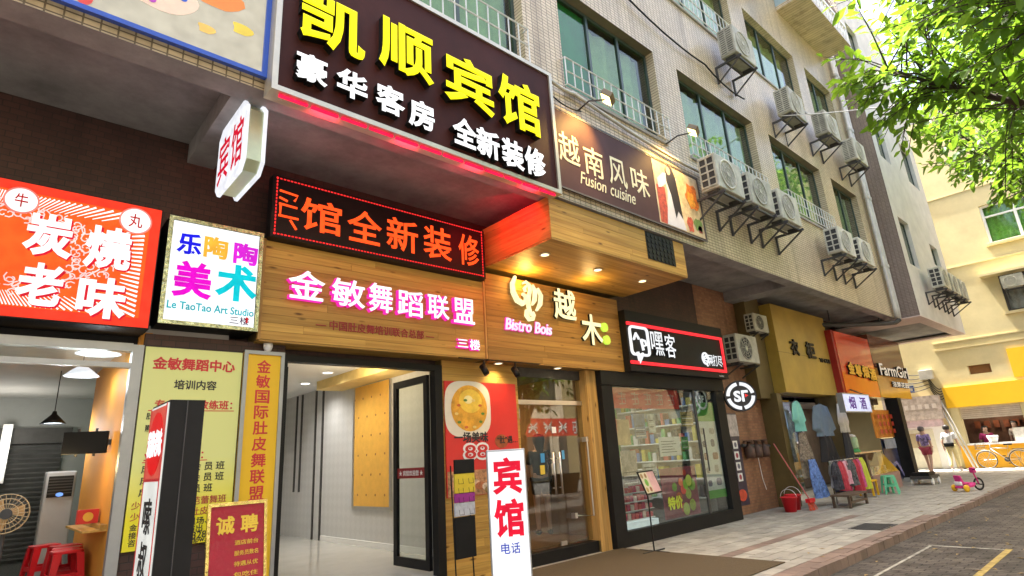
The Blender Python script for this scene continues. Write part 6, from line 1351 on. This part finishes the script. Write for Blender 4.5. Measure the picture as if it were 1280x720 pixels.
Lb = lambda bb, nm, mt, **k: bb.build(nm, mt, bi_, world=False, **k)
Lb(B().tube([(.52, 0, .33), (.12, 0, .32), (.24, 0, .78), (.52, 0, .33)], .014, 7).tube([(.12, 0, .32), (-.30, 0, .74), (-.28, 0, .66)], .017, 7).tube([(.23, 0, .74), (-.31, 0, .78)], .015, 7), 'frame', fr_, smooth=True)
Lb(B().tube([(-.52, 0, .33), (-.40, 0, .52), (-.32, 0, .76), (-.29, 0, .98)], .015, 7), 'fork', fr_, smooth=True)
Lb(B().tube([(-.16, -.27, 1.0), (-.24, -.22, 1.02), (-.30, 0, .98), (-.24, .22, 1.02), (-.16, .27, 1.0)], .012, 7), 'handlebar', M['steel'], smooth=True)
Lb(B().prism(Fr((0, 0, 0), (1, 0, 0), (0, 1, 0)), [(.12, -.03), (.32, -.09), (.40, -.08), (.40, .08), (.32, .09), (.12, .03)], .86, .92), 'saddle', M['black'], bevel=.02)
Lb(B().tube([(.24, 0, .76), (.26, 0, .87)], .013, 7), 'seat_post', M['steel'])
Lb(B().lathe([(.09, -.012), (.09, .012)], (.12, .0, .32), 'y', 20).tube([(.12, -.06, .32), (.2, -.06, .18)], .01, 6).tube([(.12, .06, .32), (.04, .06, .46)], .01, 6), 'crankset', M['iron'])
for y, p in ((-.1, (.2, .18)), (.1, (.04, .46))): Lb(B().box(p[0]-.045, y-.035, p[1]-.012, p[0]+.045, y+.035, p[1]+.012), 'pedal', M['black'])
Lb(B().tube([(.14, .03, .40), (.5, .03, .36)], .005, 4).tube([(.14, .03, .24), (.5, .03, .30)], .005, 4), 'chain', M['iron'])
bs = B()
for z in (.74, .84, .96): bs.tube([(-.78, -.16, z), (-.46, -.16, z), (-.46, .16, z), (-.78, .16, z), (-.78, -.16, z)], .005, 4)
for k in range(7):
    for y in (-.16, .16): bs.tube([(-.78+k*.053, y, .74), (-.78+k*.053, y, .96)], .003, 4)
    bs.tube([(-.78, -.16+k*.053, .74), (-.78, -.16+k*.053, .96)], .003, 4)
Lb(bs, 'basket', M['iron'])
Lb(B().torus((-.52, 0, .33), .365, .012, 'y', 18, 5, R(20), R(150)), 'front_mudguard', fr_); Lb(B().torus((.52, 0, .33), .365, .012, 'y', 18, 5, R(30), R(160)), 'rear_mudguard', fr_)
Lb(B().box(.36, -.07, .70, .80, .07, .72).tube([(.52, .05, .33), (.62, .05, .70)], .008, 5), 'carrier', M['iron']); Lb(B().tube([(.45, .05, .3), (.55, .22, .01)], .01, 5), 'kickstand', M['iron'])
tc = thing('childs_tricycle', 'pink and white child tricycle with yellow rear wheels near the kerb', 'tricycle', (19.4, 3.92, 0), R(-35)); tc.scale = (.78, .78, .85)
pk_ = pm('magenta_plastic', (.62, .03, .22), .35, .05, 5); ywp = MATS['yellow_plastic']
Lt = lambda bb, nm, mt, **k: bb.build(nm, mt, tc, world=False, **k)
wheel(tc, (.42, 0, .19), .17, 'y', M['iron'], M['black'], 10, .022)
for y in (-.24, .24): Lt(B().lathe([(.03, -.035), (.09, -.035), (.105, -.015), (.105, .015), (.09, .035), (.03, .035)], (-.30, y, .105), 'y', 18), 'rear_wheel', ywp, smooth=True)
Lt(B().tube([(-.30, -.22, .105), (-.30, .22, .105)], .014, 6), 'axle', M['iron'])
Lt(B().prism(Fr((0, 0, 0), (1, 0, 0), (0, 0, 1)), [(-.40, .10), (.12, .12), (.22, .20), (.20, .26), (.05, .20), (-.38, .18)], -.12, .12), 'body', pk_, bevel=.03)
Lt(B().prism(Fr((0, 0, 0), (1, 0, 0), (0, 0, 1)), [(-.32, .19), (-.02, .21), (-.02, .27), (-.22, .28), (-.30, .48), (-.37, .48)], -.13, .13), 'seat', pk_, bevel=.03)
Lt(B().box(-.38, -.13, .185, -.30, .13, .30), 'seat_trim', M['white'], bevel=.02)
Lt(B().tube([(.42, 0, .19), (.36, 0, .40), (.30, 0, .60)], .025, 8), 'fork', pk_, smooth=True)
Lt(B().tube([(.22, -.2, .64), (.30, 0, .60), (.22, .2, .64)], .014, 7), 'handlebar', M['black'], smooth=True)
for y in (-.11, .11): Lt(B().box(.38, y-.04, .17, .47, y+.04, .2), 'pedal', M['black'])
Lt(B().box(.26, -.08, .52, .38, .08, .68), 'front_basket', pk_, bevel=.02)

# ------------------------------------------------------------------ trees
LEAF = leafmat('tree_leaf', (.035, .11, .012), (.16, .30, .03), (.32, .52, .03))
BARK = pm('tree_bark', (.055, .04, .03), .9, .3, 9, .6)
def leaf_faces(b, base, d, up, ln, wd):
    sd = d.cross(up).normalized(); k = len(b.v); dr = up*(-.10*ln)
    mid = base+d*ln*.45+up*(.02*ln)
    b.v += [base, mid-sd*wd*.5+up*wd*.12, base+d*ln*.8-sd*wd*.3+dr*.5, base+d*ln+dr, base+d*ln*.8+sd*wd*.3+dr*.5, mid+sd*wd*.5+up*wd*.12, mid]
    b.f += [(k, k+6, k+1), (k+6, k+2, k+1), (k+6, k+3, k+2), (k+6, k+4, k+3), (k+6, k+5, k+4), (k, k+5, k+6)]
def make_tree(label, base, ctr, rad, nlimb, ntwig, rng, near_cam=None, fl=.15):
    t = thing('street_tree', label, 'tree', base); base = Vector(base); ctr = Vector(ctr)
    fork = Vector((base.x+.15, base.y+.1, base.z+2.6)); B().tube([base-Vector((0, 0, .1)), base.lerp(fork, .5)+Vector((.08, -.05, 0)), fork], .2, 12, True, .13).build('trunk', BARK, t, smooth=True)
    br = B(); segs = []
    for i in range(nlimb):
        a = 2*math.pi*i/nlimb+rng.uniform(-.3, .3); e = rng.uniform(-.55, .95); rr = rng.uniform(.7, .95)
        tip = ctr+Vector((rad[0]*math.cos(a)*rr*math.cos(e*.8), rad[1]*math.sin(a)*rr*math.cos(e*.8), rad[2]*math.sin(e)*rr))
        m1 = fork.lerp(tip, .35)+Vector((rng.uniform(-.2, .2), rng.uniform(-.2, .2), .5)); m2 = fork.lerp(tip, .7)+Vector((rng.uniform(-.25, .25), rng.uniform(-.25, .25), .35))
        pts = [fork, m1, m2, tip]; br.tube(pts, .075, 7, True, .012); segs += [(m1, m2), (m2, tip), (m2, tip)]
    tw = B(); fo = B(); leaves = []
    for i in range(ntwig):
        a, c = segs[i % len(segs)]; p = a.lerp(c, rng.random())
        d = Vector((rng.gauss(0, 1), rng.gauss(0, 1), rng.gauss(0, .55))).normalized(); L = rng.uniform(.5, 1.5)
        q = p+d*L
        # keep the tips inside the crown
        r_ = math.sqrt(sum(((q[k]-ctr[k])/rad[k])**2 for k in range(3)))
        if r_ > 1.08: q = ctr+(q-ctr)*(1.08/r_)
        mid = p.lerp(q, .5)+Vector((0, 0, .1)); tw.tube([p, mid, q], .011, 4, False, .004)
        nl = rng.randint(9, 15)
        for k in range(nl):
            s_ = .25+.75*(k/(nl-1)); at_ = (p.lerp(mid, s_*2) if s_ < .5 else mid.lerp(q, s_*2-1)); an = k*2.4+rng.uniform(-.4, .4)
            ax = (q-p).normalized(); u = ax.cross(Vector((0, 0, 1))); u = u.normalized() if u.length > .05 else Vector((1, 0, 0)); v = ax.cross(u)
            dd_ = (u*math.cos(an)+v*math.sin(an)*.6+ax*(.55 if s_ < .95 else 1.2)); dd_.z -= .35; dd_.normalize()
            up = (Vector((0, 0, 1))+Vector((rng.uniform(-.5, .5), rng.uniform(-.5, .5), 0))); up = (up-dd_*up.dot(dd_)).normalized(); ln = fl*rng.uniform(.5, 1.3)
            leaves.append((at_, dd_, up, ln))
    br.build('branches', BARK, t, smooth=True); stuff(tw.build('twigs', BARK, t))
    single = set()
    if near_cam is not None:
        order = sorted(range(len(leaves)), key=lambda i: (leaves[i][0]-near_cam).length if leaves[i][0].y > .1*leaves[i][0].x-.1 and leaves[i][0].x > 0 else 99)
        single = set(order[:300]); lm = B(); leaf_faces(lm, Vector((0, 0, 0)), Vector((1, 0, 0)), Vector((0, 0, 1)), 1.0, .42); lme = lm.mesh('leaf', LEAF)
    for i, (p, d, up, ln) in enumerate(leaves):
        if i in single:
            o = bpy.data.objects.new('leaf', lme); COL.objects.link(o); o.parent = t; sd = up.cross(d)
            Mx = Matrix((d*ln, sd*ln, up*ln)).transposed().to_4x4(); Mx.translation = p-base
            o.matrix_basis = Mx
        else: leaf_faces(fo, p, d, up, ln, ln*.42)
    stuff(fo.build('foliage', LEAF, t)); return t
rng = random.Random(11)
tree = make_tree('leafy street tree whose bright green branches reach over the road', (8.2, -2.0, -.13), (8.9, -.62, 6.8), (4.4, 2.4, 2.7), 18, 1750, rng, Vector((0, 0, CAMZ)), .18)
tree2 = make_tree('tall street tree behind the nearer one, over the yellow building', (23.5, -1.6, -.13), (22.5, .3, 11.6), (5.2, 3.2, 2.9), 12, 620, rng, None, .26)
opp = make_tree('leafy tree on the far side of the road, mirrored in the shop glass', (6, -10, -.13), (6, -9.6, 5.2), (4.2, 2.6, 3.6), 11, 420, rng, None, .3)
opp['group'] = 'trees across the road'
for x, y in ((14.5, -10.4), (24, -9.8), (34, -10.2), (-3, -10.3)): dup(opp, (x, y, -.13), random.uniform(0, 6), None)
rbn = thing('red_street_banner', 'long red banner stretched across the far side of the road', 'banner', (18, -8, 2.6)); B().box(11, -7.9, 2.5, 27, -7.88, 3.4).build('cloth', MATS['red_banner'], rbn)
for k in range(14):
    u = 11.9+k*1.1; bmk = B()
    for a_, c_ in (((-.32, .25), (.33, .22)), ((-.3, -.02), (.31, -.01)), ((.0, .33), (-.03, -.33)), ((-.25, -.3), (.3, -.28)), ((.2, .15), (.3, -.22)), ((-.25, .12), (-.3, -.2))): ribbon(bmk, Fr((0, -7.87, 0), (1, 0, 0), (0, 0, 1)), [(u+a_[0], 2.95+a_[1]*(1 if k % 2 else -1)), (u+c_[0], 2.95+c_[1]*(1 if k % 3 else -1))], .08, -.004, -.001)
    stuff(bmk.build('print_mark', M['white'], rbn))
for x in (11.05, 26.95): B().tube([(x, -7.95, -.13), (x, -7.95, 3.5)], .04, 8).build('pole', M['galv'], rbn)

# ------------------------------------------------------------------ the other side of the road (mirrored in glass, added to block low sky)
ob_ = thing('opposite_building', 'plain beige building added across the road to block low sky', 'building', (10, -16, 0))
B().box(-40, -26, -.1, 45, -15, 13).build('wall', pm('opposite_render', (.58, .50, .38), .8, .15, 1), ob_)  # unseen mass that cuts low sky light; pale wall bounces warm light
for i in range(20):
    for j in range(3): B().box(-36+i*4, -15.0, 5+j*3, -34+i*4, -14.95, 6.8+j*3).build('window', M['frame_win'], ob_)
for i in range(20): B().box(-38+i*4, -15.0, 0, -35+i*4, -14.9, 3).build('shop_opening', MATS['unlit_interior'], ob_)
